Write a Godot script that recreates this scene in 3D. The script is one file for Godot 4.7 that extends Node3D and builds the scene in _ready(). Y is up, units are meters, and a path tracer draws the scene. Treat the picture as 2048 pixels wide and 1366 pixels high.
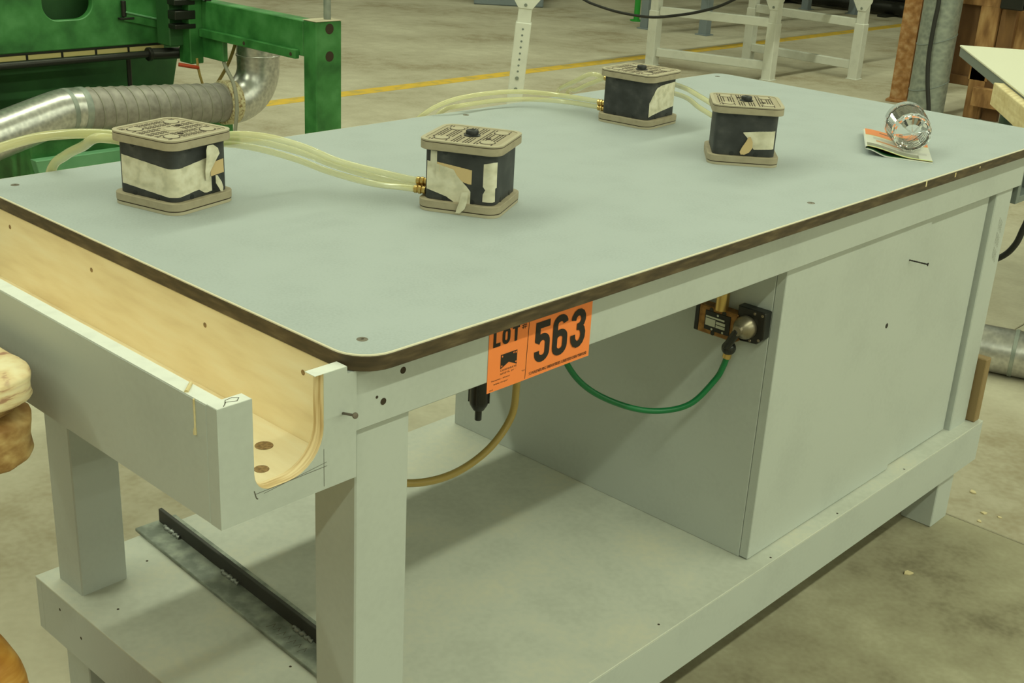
extends Node3D

# ---------------------------------------------------------------- mesh builder
class MB:
	var v = PackedVector3Array()
	var n = PackedVector3Array()
	var u = PackedVector2Array()
	var xf = Transform3D()

	func tri(a, b, c, na, nb, nc, ua = Vector2.ZERO, ub = Vector2.ZERO, uc = Vector2.ZERO):
		var g: Vector3 = (b - a).cross(c - a)
		var av: Vector3 = na + nb + nc
		if g.dot(av) < 0.0:
			var t = b; b = c; c = t
			t = nb; nb = nc; nc = t
			t = ub; ub = uc; uc = t
		for q in [[a, na, ua], [c, nc, uc], [b, nb, ub]]:
			v.append(xf * q[0]); n.append((xf.basis * q[1]).normalized()); u.append(q[2])

	func quad(a, b, c, d, na, nb, nc, nd):
		tri(a, b, c, na, nb, nc); tri(a, c, d, na, nc, nd)

	func flat(p: Array, from: Vector3):     # flat convex polygon facing away from a point inside
		var g: Vector3 = (p[1] - p[0]).cross(p[2] - p[0]).normalized()
		var m = Vector3.ZERO
		for q in p: m += q
		m /= p.size()
		if g.dot(m - from) < 0.0: g = -g
		for i in range(1, p.size() - 1): tri(p[0], p[i], p[i + 1], g, g, g)

	func box(c: Vector3, s: Vector3, bev = 0.0015):
		var h = s * 0.5
		bev = minf(bev, minf(h.x, minf(h.y, h.z)) * 0.45)
		var P = func(sg: Vector3, ax: int) -> Vector3:
			var q = Vector3(h.x - bev, h.y - bev, h.z - bev)
			q[ax] = h[ax]
			return c + q * sg
		for ax in 3:
			var b1 = (ax + 1) % 3
			var b2 = (ax + 2) % 3
			for s1 in [-1.0, 1.0]:
				var poly = []
				for k in [[-1, -1], [1, -1], [1, 1], [-1, 1]]:
					var sg = Vector3.ONE
					sg[ax] = s1; sg[b1] = k[0]; sg[b2] = k[1]
					poly.append(P.call(sg, ax))
				flat(poly, c)
				for s2 in [-1.0, 1.0]:
					var e = []
					for k in [[-1.0, ax], [1.0, ax], [1.0, b1], [-1.0, b1]]:
						var sg = Vector3.ONE
						sg[ax] = s1; sg[b1] = s2; sg[b2] = k[0]
						e.append(P.call(sg, k[1]))
					flat(e, c)
		for sx in [-1.0, 1.0]:
			for sy in [-1.0, 1.0]:
				for sz in [-1.0, 1.0]:
					var sg = Vector3(sx, sy, sz)
					flat([P.call(sg, 0), P.call(sg, 1), P.call(sg, 2)], c)

	func bar(x0, x1, y0, y1, z0, z1, bev = 0.0015):
		box(Vector3(x0 + x1, y0 + y1, z0 + z1) * 0.5, Vector3(absf(x1 - x0), absf(y1 - y0), absf(z1 - z0)), bev)

	# outline in (x, z), extruded from y0 to y1 with bevelled rims
	func prism(o: PackedVector2Array, y0: float, y1: float, bev = 0.001, crease = 50.0):
		var area = 0.0
		var m = o.size()
		for i in m: area += o[i].cross(o[(i + 1) % m])
		if area < 0.0: o.reverse()
		var en = []
		for i in m:
			var d = (o[(i + 1) % m] - o[i]).normalized()
			en.append(Vector2(d.y, -d.x))
		var rings = [[bev, y0], [0.0, y0 + bev], [0.0, y1 - bev], [bev, y1]] if bev > 0.0 else [[0.0, y0], [0.0, y1]]
		var pts = []
		for r in rings:
			var ring = []
			for i in m:
				var a: Vector2 = en[(i + m - 1) % m]
				var b: Vector2 = en[i]
				var q = o[i] - (a + b) / maxf(1.0 + a.dot(b), 0.25) * r[0]
				ring.append(Vector3(q.x, r[1], q.y))
			pts.append(ring)
		var cc = cos(deg_to_rad(crease))
		for k in rings.size() - 1:
			var tilt = 0.0
			if bev > 0.0 and k == 0: tilt = -1.0
			if bev > 0.0 and k == 2: tilt = 1.0
			for i in m:
				var j = (i + 1) % m
				var e: Vector2 = en[i]
				var p0: Vector2 = en[(i + m - 1) % m]
				var p1: Vector2 = en[j]
				var na2 = (e + p0).normalized() if e.dot(p0) > cc else e
				var nb2 = (e + p1).normalized() if e.dot(p1) > cc else e
				var na = Vector3(na2.x, tilt, na2.y)
				var nb = Vector3(nb2.x, tilt, nb2.y)
				quad(pts[k][i], pts[k][j], pts[k + 1][j], pts[k + 1][i], na, nb, nb, na)
		for side in 2:
			var ring = pts[0] if side == 0 else pts[-1]
			var flat2 = PackedVector2Array()
			for q in ring: flat2.append(Vector2(q.x, q.z))
			var t = Geometry2D.triangulate_polygon(flat2)
			var nn = Vector3.DOWN if side == 0 else Vector3.UP
			for i in range(0, t.size(), 3):
				tri(ring[t[i]], ring[t[i + 1]], ring[t[i + 2]], nn, nn, nn, flat2[t[i]], flat2[t[i + 1]], flat2[t[i + 2]])

	# tube along a path; rad(s, angle) or a number
	func tube(path: Array, rad, sides = 12, caps = true):
		var m = path.size()
		var rings = []
		var norms = []
		var t0: Vector3 = (path[1] - path[0]).normalized()
		var side: Vector3 = t0.cross(Vector3.UP)
		if side.length() < 0.05: side = t0.cross(Vector3.RIGHT)
		side = side.normalized()
		var s = 0.0
		for i in m:
			var t: Vector3 = (path[mini(i + 1, m - 1)] - path[maxi(i - 1, 0)]).normalized()
			side = (side - t * side.dot(t)).normalized()
			var up = side.cross(t)
			if i > 0: s += path[i].distance_to(path[i - 1])
			var ring = []
			var nr = []
			for k in sides:
				var a = TAU * k / sides
				var d: Vector3 = side * cos(a) + up * sin(a)
				var r = rad.call(s, a) if rad is Callable else rad
				ring.append(path[i] + d * r); nr.append(d)
			rings.append(ring); norms.append(nr)
		for i in m - 1:
			for k in sides:
				var j = (k + 1) % sides
				quad(rings[i][k], rings[i][j], rings[i + 1][j], rings[i + 1][k], norms[i][k], norms[i][j], norms[i + 1][j], norms[i + 1][k])
		if caps:
			for e in [0, m - 1]:
				var d: Vector3 = (path[0] - path[1]).normalized() if e == 0 else (path[m - 1] - path[m - 2]).normalized()
				for k in sides: tri(path[e], rings[e][k], rings[e][(k + 1) % sides], d, d, d)

	# profile of (radius, height) turned about y
	func lathe(prof: Array, seg = 24, crease = 40.0):
		var m = prof.size()
		var en = []
		for i in m - 1:
			var d: Vector2 = (prof[i + 1] - prof[i])
			d = d.normalized() if d.length() > 1e-9 else Vector2(1, 0)
			en.append(Vector2(d.y, -d.x))
		var cc = cos(deg_to_rad(crease))
		for i in m - 1:
			var e: Vector2 = en[i]
			var na2 = e
			var nb2 = e
			if i > 0 and e.dot(en[i - 1]) > cc: na2 = (e + en[i - 1]).normalized()
			if i < m - 2 and e.dot(en[i + 1]) > cc: nb2 = (e + en[i + 1]).normalized()
			for k in seg:
				var a0 = TAU * k / seg
				var a1 = TAU * (k + 1) / seg
				var f = func(p: Vector2, a: float): return Vector3(p.x * cos(a), p.y, p.x * sin(a))
				var A = f.call(prof[i], a0)
				var B = f.call(prof[i], a1)
				var C = f.call(prof[i + 1], a1)
				var D = f.call(prof[i + 1], a0)
				var nA = f.call(na2, a0)
				var nB = f.call(na2, a1)
				var nC = f.call(nb2, a1)
				var nD = f.call(nb2, a0)
				if prof[i].x < 1e-7: tri(A, C, D, nA, nC, nD)
				elif prof[i + 1].x < 1e-7: tri(A, B, C, nA, nB, nC)
				else: quad(A, B, C, D, nA, nB, nC, nD)

	# closed sheet from two rows of points (top, bottom) with a little thickness
	func sheet(rows: Array, th: float, out: Array):   # rows[i][j] points, out[i][j] outward unit
		var R = rows.size()
		var C = rows[0].size()
		for i in R - 1:
			for j in C - 1:
				for side in [1.0, -1.0]:
					var p = []
					var q = []
					for k in [[i, j], [i, j + 1], [i + 1, j + 1], [i + 1, j]]:
						var nn: Vector3 = out[k[0]][k[1]] * side
						p.append(rows[k[0]][k[1]] + (nn * th if side > 0.0 else Vector3.ZERO)); q.append(nn)
					var uv = func(k): return Vector2(float(k[1]) / (C - 1), float(k[0]) / (R - 1))
					tri(p[0], p[1], p[2], q[0], q[1], q[2], uv.call([i, j]), uv.call([i, j + 1]), uv.call([i + 1, j + 1]))
					tri(p[0], p[2], p[3], q[0], q[2], q[3], uv.call([i, j]), uv.call([i + 1, j + 1]), uv.call([i + 1, j]))
		var mid = (rows[0][0] + rows[R - 1][C - 1]) * 0.5
		var rim = []
		for j in C: rim.append([0, j])
		for i in range(1, R): rim.append([i, C - 1])
		for j in range(C - 2, -1, -1): rim.append([R - 1, j])
		for i in range(R - 2, 0, -1): rim.append([i, 0])
		for k in rim.size():
			var a = rim[k]
			var b = rim[(k + 1) % rim.size()]
			var pa = rows[a[0]][a[1]]
			var pb = rows[b[0]][b[1]]
			flat([pa, pb, pb + out[b[0]][b[1]] * th, pa + out[a[0]][a[1]] * th], mid)

	func mesh() -> ArrayMesh:
		var a = []
		a.resize(Mesh.ARRAY_MAX)
		a[Mesh.ARRAY_VERTEX] = v; a[Mesh.ARRAY_NORMAL] = n; a[Mesh.ARRAY_TEX_UV] = u
		var m = ArrayMesh.new()
		m.add_surface_from_arrays(Mesh.PRIMITIVE_TRIANGLES, a)
		return m

# ---------------------------------------------------------------- nodes
var names = {}
var M = {}

func numbered(parent: Node, called: String) -> String:
	var key = str(parent.get_instance_id()) + "/" + called
	names[key] = names.get(key, -1) + 1
	return called if names[key] == 0 else "%s_%03d" % [called, names[key]]

func tag(o: Node, label = "", category = "", group = "", kind = ""):
	if label: o.set_meta("label", label)
	if category: o.set_meta("category", category)
	if group: o.set_meta("group", group)
	if kind: o.set_meta("kind", kind)
	return o

func obj(called: String, shape, material: Material, parent: Node = null) -> MeshInstance3D:
	var p: Node = parent if parent else self
	var o = MeshInstance3D.new()
	o.name = numbered(p, called)
	o.mesh = shape.mesh() if shape is MB else shape
	o.material_override = material
	p.add_child(o, true)
	return o

func thing(called: String, label: String, category: String, at = Vector3.ZERO, turn = 0.0, group = "") -> Node3D:
	var o = Node3D.new()
	o.name = numbered(self, called)
	add_child(o, true)
	o.position = at
	o.rotation.y = turn
	tag(o, label, category, group)
	return o

func struct(called: String, shape, material: Material, parent: Node = null):
	var o = obj(called, shape, material, parent)
	if not parent: tag(o, "", "", "", "structure")
	return o

func box_of(x0, x1, y0, y1, z0, z1, bev = 0.0015) -> MB:
	var b = MB.new()
	b.bar(x0, x1, y0, y1, z0, z1, bev)
	return b

func along(a: Vector3, b: Vector3) -> Transform3D:     # y axis from a to b, origin at a
	var y = (b - a).normalized()
	var x = y.cross(Vector3(0.31, 0.17, 0.94)).normalized()
	return Transform3D(Basis(x, y, x.cross(y)), a)

func rod(a: Vector3, b: Vector3, r: float, seg = 16, bev = 0.0008) -> MB:
	var m = MB.new()
	m.xf = along(a, b)
	var h = a.distance_to(b)
	m.lathe([Vector2(0, 0), Vector2(r - bev, 0), Vector2(r, bev), Vector2(r, h - bev), Vector2(r - bev, h), Vector2(0, h)], seg)
	return m

func rrect(a: float, b: float, r: float, k = 6) -> PackedVector2Array:
	var o = PackedVector2Array()
	for q in [[1, 1, 0], [-1, 1, 1], [-1, -1, 2], [1, -1, 3]]:
		for i in k + 1:
			var t = PI * 0.5 * (q[2] + float(i) / k)
			o.append(Vector2(q[0] * (a * 0.5 - r) + r * cos(t), q[1] * (b * 0.5 - r) + r * sin(t)))
	return o

func poly(a: Array) -> PackedVector2Array:
	var o = PackedVector2Array()
	for i in range(0, a.size(), 2): o.append(Vector2(a[i], a[i + 1]))
	return o

func curve(p: Array, k = 8) -> Array:                  # Catmull-Rom through points
	var out = []
	for i in p.size() - 1:
		var a: Vector3 = p[maxi(i - 1, 0)]
		var b: Vector3 = p[i]
		var c: Vector3 = p[i + 1]
		var d: Vector3 = p[mini(i + 2, p.size() - 1)]
		for j in k: out.append(b.cubic_interpolate(c, a, d, float(j) / k))
	out.append(p[-1])
	return out

func hose(path: Array, r: float, sides = 12, k = 8) -> MB:
	var m = MB.new()
	m.tube(curve(path, k), r, sides)
	return m

# ---------------------------------------------------------------- textures and materials
func noise_image(size: int, freq: float, seed_: int, octaves = 4, kind = FastNoiseLite.TYPE_SIMPLEX_SMOOTH) -> Image:
	var f = FastNoiseLite.new()
	f.noise_type = kind
	f.frequency = freq
	f.seed = seed_
	f.fractal_octaves = octaves
	return f.get_seamless_image(size, size)

func ramp_texture(size: int, layers: Array, stops: Array) -> ImageTexture:
	# layers: [freq, seed, octaves, weight]; the sum runs over colour stops [t, Color]
	var data = []
	for l in layers:
		var im: Image = noise_image(size, l[0], l[1], l[2], l[4] if l.size() > 4 else FastNoiseLite.TYPE_SIMPLEX_SMOOTH)
		im.convert(Image.FORMAT_L8)
		data.append(im.get_data())
	var g = Gradient.new()
	g.offsets = PackedFloat32Array(stops.map(func(s): return s[0]))
	g.colors = PackedColorArray(stops.map(func(s): return s[1]))
	var lut = PackedByteArray()
	for i in 256:
		var c = g.sample(i / 255.0)
		lut.append(int(c.r * 255)); lut.append(int(c.g * 255)); lut.append(int(c.b * 255))
	var out = PackedByteArray()
	out.resize(size * size * 3)
	for i in size * size:
		var t = 0.0
		for k in layers.size(): t += data[k][i] * layers[k][3]
		var q = clampi(int(t), 0, 255) * 3
		out[i * 3] = lut[q]; out[i * 3 + 1] = lut[q + 1]; out[i * 3 + 2] = lut[q + 2]
	var im2 = Image.create_from_data(size, size, false, Image.FORMAT_RGB8, out)
	return ImageTexture.create_from_image(im2)

func mat(color: Color, rough = 0.6, metal = 0.0, spec = 0.5) -> StandardMaterial3D:
	var m = StandardMaterial3D.new()
	m.albedo_color = color
	m.roughness = rough
	m.metallic = metal
	m.metallic_specular = spec
	return m

func tmat(tex: Texture2D, scale: Vector3, rough = 0.6, tint = Color.WHITE, metal = 0.0, world = true) -> StandardMaterial3D:
	var m = mat(tint, rough, metal)
	m.albedo_texture = tex
	m.uv1_triplanar = true
	m.uv1_world_triplanar = world
	m.uv1_scale = scale
	return m

func g8(r, g, b) -> Color: return Color(r / 255.0, g / 255.0, b / 255.0)

func tint_pair(c: Color, d: float) -> Array:
	return [[0.0, c.darkened(d)], [0.5, c], [1.0, c.lightened(d * 0.6)]]

func materials():
	var top = g8(176, 184, 186)
	M.top = tmat(ramp_texture(512, [[0.25, 3, 2, 0.55], [0.01, 4, 3, 0.45]], tint_pair(top, 0.06)), Vector3.ONE * 1.6, 0.5)
	M.top.metallic_specular = 0.3
	M.top_edge = tmat(ramp_texture(256, [[0.02, 5, 4, 1.0]], [[0.2, g8(62, 50, 34)], [0.6, g8(84, 69, 48)], [0.9, g8(104, 88, 64)]]), Vector3(3, 14, 3), 0.55)
	M.cream = mat(g8(226, 218, 196), 0.6)
	var paint = g8(189, 194, 190)
	M.paint = tmat(ramp_texture(512, [[0.006, 11, 5, 0.7], [0.12, 12, 2, 0.3]], tint_pair(paint, 0.045)), Vector3.ONE * 1.3, 0.5)
	M.paint_white = tmat(ramp_texture(256, [[0.03, 13, 4, 1.0]], tint_pair(g8(232, 233, 228), 0.04)), Vector3.ONE * 4.0, 0.5)
	M.shelf = tmat(ramp_texture(512, [[0.008, 14, 5, 0.7], [0.1, 15, 2, 0.3]], [[0.1, g8(186, 188, 178)], [0.5, g8(200, 202, 192)], [0.9, g8(212, 209, 192)]]), Vector3.ONE * 1.1, 0.55)
	var wood = [[0.15, g8(234, 214, 176)], [0.45, g8(244, 227, 190)], [0.6, g8(247, 231, 196)], [0.9, g8(250, 238, 208)]]
	M.birch = tmat(ramp_texture(512, [[0.012, 21, 4, 0.75], [0.004, 22, 2, 0.25]], wood), Vector3(5.0, 5.0, 0.9), 0.5)
	M.ply = tmat(ramp_texture(256, [[0.02, 23, 3, 1.0]], [[0.2, g8(196, 164, 116)], [0.5, g8(222, 196, 150)], [0.8, g8(236, 216, 176)]]), Vector3(2, 2, 30), 0.6)
	M.hole = mat(g8(60, 48, 34), 0.9)
	M.knot = tmat(ramp_texture(256, [[0.02, 25, 3, 1.0]], [[0.2, g8(120, 92, 56)], [0.8, g8(164, 132, 88)]]), Vector3(30, 30, 30), 0.6)
	M.nail = mat(g8(120, 110, 100), 0.45, 0.8)
	M.nail_dark = mat(g8(70, 68, 66), 0.45, 0.8)
	M.screw = mat(g8(120, 112, 98), 0.4, 0.7)
	M.beige = tmat(ramp_texture(256, [[0.03, 31, 4, 1.0]], tint_pair(g8(170, 158, 134), 0.08)), Vector3.ONE * 6.0, 0.75)
	M.beige_pale = mat(g8(184, 174, 150), 0.8)
	M.gasket_floor = mat(g8(172, 160, 136), 0.8)
	M.seam = mat(g8(58, 46, 34), 0.8)
	M.black = tmat(ramp_texture(256, [[0.02, 33, 5, 1.0]], [[0.2, g8(44, 45, 46)], [0.6, g8(58, 59, 60)], [0.9, g8(78, 78, 76)]]), Vector3.ONE * 5.0, 0.55)
	M.knob = mat(g8(34, 36, 38), 0.45)
	M.tape = tmat(ramp_texture(256, [[0.02, 35, 4, 1.0]], [[0.2, g8(196, 190, 166)], [0.5, g8(218, 210, 186)], [0.8, g8(230, 224, 204)]]), Vector3.ONE * 8.0, 0.7)
	M.tape_tan = mat(g8(212, 184, 136), 0.7)
	M.brass = mat(g8(206, 176, 110), 0.35, 0.9)
	M.hose = mat(Color(0.93, 0.91, 0.70, 0.46), 0.12)
	M.hose.transparency = BaseMaterial3D.TRANSPARENCY_ALPHA
	M.hose_yellow = mat(g8(176, 150, 84), 0.4)
	M.hose_green = mat(g8(14, 112, 62), 0.35)
	M.rubber = mat(g8(38, 38, 36), 0.6)
	M.steel = tmat(ramp_texture(256, [[0.02, 41, 5, 1.0]], [[0.2, g8(118, 124, 116)], [0.6, g8(148, 154, 144)], [0.9, g8(166, 170, 158)]]), Vector3.ONE * 4.0, 0.5, Color.WHITE, 0.25)
	M.steel_dark = mat(g8(64, 64, 60), 0.6, 0.3)
	M.weld = mat(g8(150, 154, 150), 0.45, 0.6)
	M.orange_paper = mat(g8(255, 140, 72), 0.7)
	M.ink = mat(g8(36, 30, 26), 0.7)
	M.pencil = mat(g8(96, 92, 84), 0.8)
	M.pencil_faint = mat(g8(128, 126, 114), 0.8)
	M.brass_body = tmat(ramp_texture(256, [[0.02, 43, 4, 1.0]], [[0.2, g8(132, 92, 48)], [0.8, g8(176, 128, 70)]]), Vector3.ONE * 10.0, 0.45, Color.WHITE, 0.4)
	M.black_gloss = mat(g8(28, 28, 26), 0.3)
	M.plate_white = mat(g8(206, 206, 190), 0.5)
	M.knob_metal = mat(g8(150, 140, 122), 0.35, 0.85)
	var gr = [[0.1, g8(40, 98, 44)], [0.5, g8(60, 126, 62)], [0.9, g8(80, 144, 82)]]
	M.green = tmat(ramp_texture(512, [[0.01, 51, 5, 1.0]], gr), Vector3.ONE * 1.5, 0.45)
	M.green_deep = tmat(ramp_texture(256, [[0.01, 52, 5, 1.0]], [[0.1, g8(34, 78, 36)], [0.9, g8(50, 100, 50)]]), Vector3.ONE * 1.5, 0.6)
	M.green_pale = tmat(ramp_texture(256, [[0.01, 53, 5, 1.0]], [[0.1, g8(92, 150, 104)], [0.9, g8(118, 172, 128)]]), Vector3.ONE * 1.5, 0.6)
	M.green_bright = mat(g8(50, 160, 60), 0.5)
	M.bristle = mat(g8(206, 190, 130), 0.8)
	M.iron = mat(g8(50, 50, 46), 0.4, 0.6)
	M.duct = tmat(ramp_texture(512, [[0.03, 55, 4, 0.6], [0.006, 56, 3, 0.4]], [[0.2, g8(132, 126, 120)], [0.6, g8(160, 154, 147)], [0.9, g8(178, 171, 162)]]), Vector3.ONE * 2.0, 0.55, Color.WHITE, 0.3)
	M.galv = tmat(ramp_texture(512, [[0.05, 57, 1, 0.5, FastNoiseLite.TYPE_CELLULAR], [0.02, 58, 4, 0.5]], [[0.15, g8(172, 171, 168)], [0.5, g8(200, 198, 194)], [0.85, g8(230, 227, 220)]]), Vector3.ONE * 3.0, 0.32, Color.WHITE, 0.8)
	M.galv_dull = tmat(ramp_texture(512, [[0.05, 59, 1, 0.5, FastNoiseLite.TYPE_CELLULAR], [0.02, 60, 4, 0.5]], [[0.15, g8(128, 136, 130)], [0.5, g8(154, 160, 152)], [0.85, g8(176, 180, 170)]]), Vector3.ONE * 1.5, 0.5, Color.WHITE, 0.4)
	M.foil = tmat(ramp_texture(256, [[0.03, 61, 5, 1.0]], [[0.25, g8(140, 112, 74)], [0.45, g8(204, 192, 152)], [0.9, g8(222, 212, 176)]]), Vector3.ONE * 8.0, 0.65)
	M.red = mat(g8(190, 70, 34), 0.5)
	M.cable_grey = mat(g8(150, 148, 132), 0.6)
	M.white = tmat(ramp_texture(256, [[0.02, 63, 5, 1.0]], tint_pair(g8(222, 222, 212), 0.06)), Vector3.ONE * 2.0, 0.5)
	M.bluegrey = mat(g8(128, 138, 144), 0.6)
	M.rust = tmat(ramp_texture(512, [[0.015, 65, 5, 1.0]], [[0.2, g8(138, 92, 48)], [0.5, g8(170, 120, 70)], [0.85, g8(196, 158, 116)]]), Vector3.ONE * 2.0, 0.7)
	M.crate = tmat(ramp_texture(512, [[0.012, 67, 4, 1.0]], [[0.2, g8(128, 90, 52)], [0.6, g8(166, 124, 78)], [0.9, g8(186, 148, 100)]]), Vector3(2, 0.6, 2), 0.7)
	M.crate_dark = tmat(ramp_texture(256, [[0.012, 68, 4, 1.0]], [[0.2, g8(100, 68, 38)], [0.9, g8(136, 98, 58)]]), Vector3(2, 0.6, 2), 0.7)
	M.pale_wood = tmat(ramp_texture(256, [[0.02, 69, 4, 1.0]], [[0.2, g8(214, 192, 140)], [0.8, g8(238, 222, 178)]]), Vector3(1, 8, 8), 0.6)
	M.bark_top = tmat(ramp_texture(512, [[0.012, 71, 5, 1.0]], [[0.2, g8(168, 116, 92)], [0.34, g8(226, 198, 152)], [0.6, g8(240, 222, 180)], [0.9, g8(246, 234, 200)]]), Vector3(3, 16, 3), 0.65)
	M.bark_mid = tmat(ramp_texture(512, [[0.01, 72, 5, 1.0]], [[0.2, g8(150, 108, 60)], [0.6, g8(196, 160, 104)], [0.9, g8(220, 190, 136)]]), Vector3(5, 8, 5), 0.65)
	M.bark_dark = tmat(ramp_texture(256, [[0.02, 74, 5, 1.0]], [[0.2, g8(96, 66, 40)], [0.5, g8(176, 138, 88)], [0.9, g8(210, 178, 124)]]), Vector3(4, 24, 4), 0.7)
	M.log_orange = tmat(ramp_texture(512, [[0.01, 73, 4, 1.0]], [[0.2, g8(176, 116, 40)], [0.6, g8(208, 150, 66)], [0.9, g8(224, 176, 96)]]), Vector3(3, 14, 3), 0.55)
	M.brown_board = mat(g8(146, 122, 84), 0.7)
	M.table_grey = mat(g8(120, 128, 124), 0.6)
	M.table_green = mat(g8(64, 84, 72), 0.5)
	M.panel_top = mat(g8(228, 226, 204), 0.5)
	M.chip = mat(g8(214, 198, 156), 0.8)
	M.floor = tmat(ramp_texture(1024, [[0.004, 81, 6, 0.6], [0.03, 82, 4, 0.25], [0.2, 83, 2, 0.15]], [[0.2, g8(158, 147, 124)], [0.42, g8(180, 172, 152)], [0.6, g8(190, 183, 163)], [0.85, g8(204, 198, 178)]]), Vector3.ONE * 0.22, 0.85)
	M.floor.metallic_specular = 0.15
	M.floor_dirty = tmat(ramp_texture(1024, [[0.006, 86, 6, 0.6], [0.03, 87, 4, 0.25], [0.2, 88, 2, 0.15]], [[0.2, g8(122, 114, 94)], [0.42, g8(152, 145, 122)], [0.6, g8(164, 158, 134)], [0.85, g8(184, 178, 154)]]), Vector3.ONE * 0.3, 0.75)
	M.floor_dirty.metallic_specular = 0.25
	M.line_yellow = tmat(ramp_texture(256, [[0.03, 85, 5, 1.0]], [[0.2, g8(196, 170, 90)], [0.5, g8(226, 186, 64)], [0.9, g8(232, 190, 56)]]), Vector3.ONE * 1.0, 0.6)
	M.wall = mat(g8(206, 208, 204), 0.8)
	M.ceiling = mat(g8(214, 216, 212), 0.85)
	M.lamp_body = mat(g8(230, 230, 226), 0.5)
	M.lamp_glow = mat(g8(255, 255, 240), 0.5)
	M.lamp_glow.emission_enabled = true
	M.lamp_glow.emission = LIGHT
	M.lamp_glow.emission_energy_multiplier = 2.5
	M.glass = mat(Color(1, 1, 1, 0.02), 0.02)
	M.glass.refraction_enabled = true
	M.glass.refraction_scale = 0.05

const LIGHT = Color(0.958, 1.0, 0.868)
const LAMP_ENERGY = 12.0

# ---------------------------------------------------------------- scene
func _ready():
	setup()
	materials()
	hall()
	workbench()
	pods()
	hoses()
	bench_things()
	machine()
	background()
	near_things()

func setup():
	var cam = Camera3D.new()
	cam.name = "camera"
	var right = Vector3(0.68488, 0.05120, 0.72685)
	var up = Vector3(0.23529, 0.92855, -0.28711)
	var back = Vector3(-0.68962, 0.36766, 0.62390)
	cam.transform = Transform3D(Basis(right, up, back).orthonormalized(), Vector3(-0.77817, 1.40372, 0.91852))
	cam.fov = rad_to_deg(2.0 * atan(683.0 / 2453.7))
	cam.near = 0.05
	add_child(cam)
	var e = Environment.new()
	e.background_mode = Environment.BG_COLOR
	e.background_color = Color(0.05, 0.05, 0.045)
	e.tonemap_mode = Environment.TONE_MAPPER_LINEAR
	e.tonemap_exposure = 1.0
	e.sdfgi_enabled = true
	e.ssao_enabled = true
	e.ssil_enabled = true
	var w = WorldEnvironment.new()
	w.name = "environment"
	w.environment = e
	add_child(w)
	# rows of fluorescent fittings run along x under the ceiling
	for r in LAMP_ROWS:
		var a = AreaLight3D.new()
		a.name = "row_light"
		a.area_size = Vector2(15.0, 0.14)
		a.area_normalize_energy = false
		a.light_color = LIGHT
		a.light_energy = LAMP_ENERGY * r[1]
		a.area_range = 60.0
		a.area_attenuation = 2.0
		a.shadow_enabled = true
		a.position = Vector3(2.0, 4.48, r[0])
		a.rotation_degrees = Vector3(-90, 0, 0)
		add_child(a, true)

const LAMP_ROWS = [[2.62, 1.08, "nearest in front of the workbench"], [-2.69, 1.1, "over the green machine"], [-8.0, 0.6, "over the roller stands"], [7.9, 1.85, "far in front of the workbench"], [-13.3, 0.3, "along the back wall"]]

func hall():
	var x0 = -8.0
	var x1 = 22.0
	var z0 = -18.0
	var z1 = 12.0
	var fl = Node3D.new()
	fl.name = "floor"
	add_child(fl)
	tag(fl, "", "", "", "structure")
	var xs = [x0, -2.65, 1.853, 6.36, 10.86, 15.4, x1]
	var zs = [z0, -9.6, -0.45, 4.1, z1]
	for i in xs.size() - 1:
		for j in zs.size() - 1:
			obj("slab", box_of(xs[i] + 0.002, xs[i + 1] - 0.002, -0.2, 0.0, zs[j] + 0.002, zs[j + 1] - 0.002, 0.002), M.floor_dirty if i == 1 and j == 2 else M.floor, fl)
	obj("joint_filler", box_of(x0, x1, -0.25, -0.006, z0, z1), M.hole, fl)
	struct("ceiling", box_of(x0, x1, 5.2, 5.4, z0, z1), M.ceiling)
	struct("wall_left", box_of(x0 - 0.2, x0, -0.2, 5.4, z0, z1), M.wall)
	struct("wall_right", box_of(x1, x1 + 0.2, -0.2, 5.4, z0, z1), M.wall)
	struct("wall_back", box_of(x0 - 0.2, x1 + 0.2, -0.2, 5.4, z0 - 0.2, z0), M.wall)
	struct("wall_front", box_of(x0 - 0.2, x1 + 0.2, -0.2, 5.4, z1, z1 + 0.2), M.wall)
	struct("floor_marking", box_of(-6, 20, 0.0, 0.0015, -4.995, -4.87, 0.0004), M.line_yellow)
	for r in LAMP_ROWS:
		var t = thing("strip_light", "continuous white fluorescent strip light under the ceiling, row " + r[2], "ceiling light", Vector3(2.0, 4.5, r[0]))
		obj("housing", box_of(-7.5, 7.5, 0.03, 0.12, -0.1, 0.1, 0.004), M.lamp_body, t)
		for s in [-0.045, 0.045]:
			obj("tube", rod(Vector3(-7.5, 0.012, s), Vector3(7.5, 0.012, s), 0.013, 8), M.lamp_glow, t)
		for k in 6:
			obj("hanger", rod(Vector3(-7.0 + 2.8 * k, 0.12, 0), Vector3(-7.0 + 2.8 * k, 0.7, 0), 0.006, 6), M.lamp_body, t)

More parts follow.
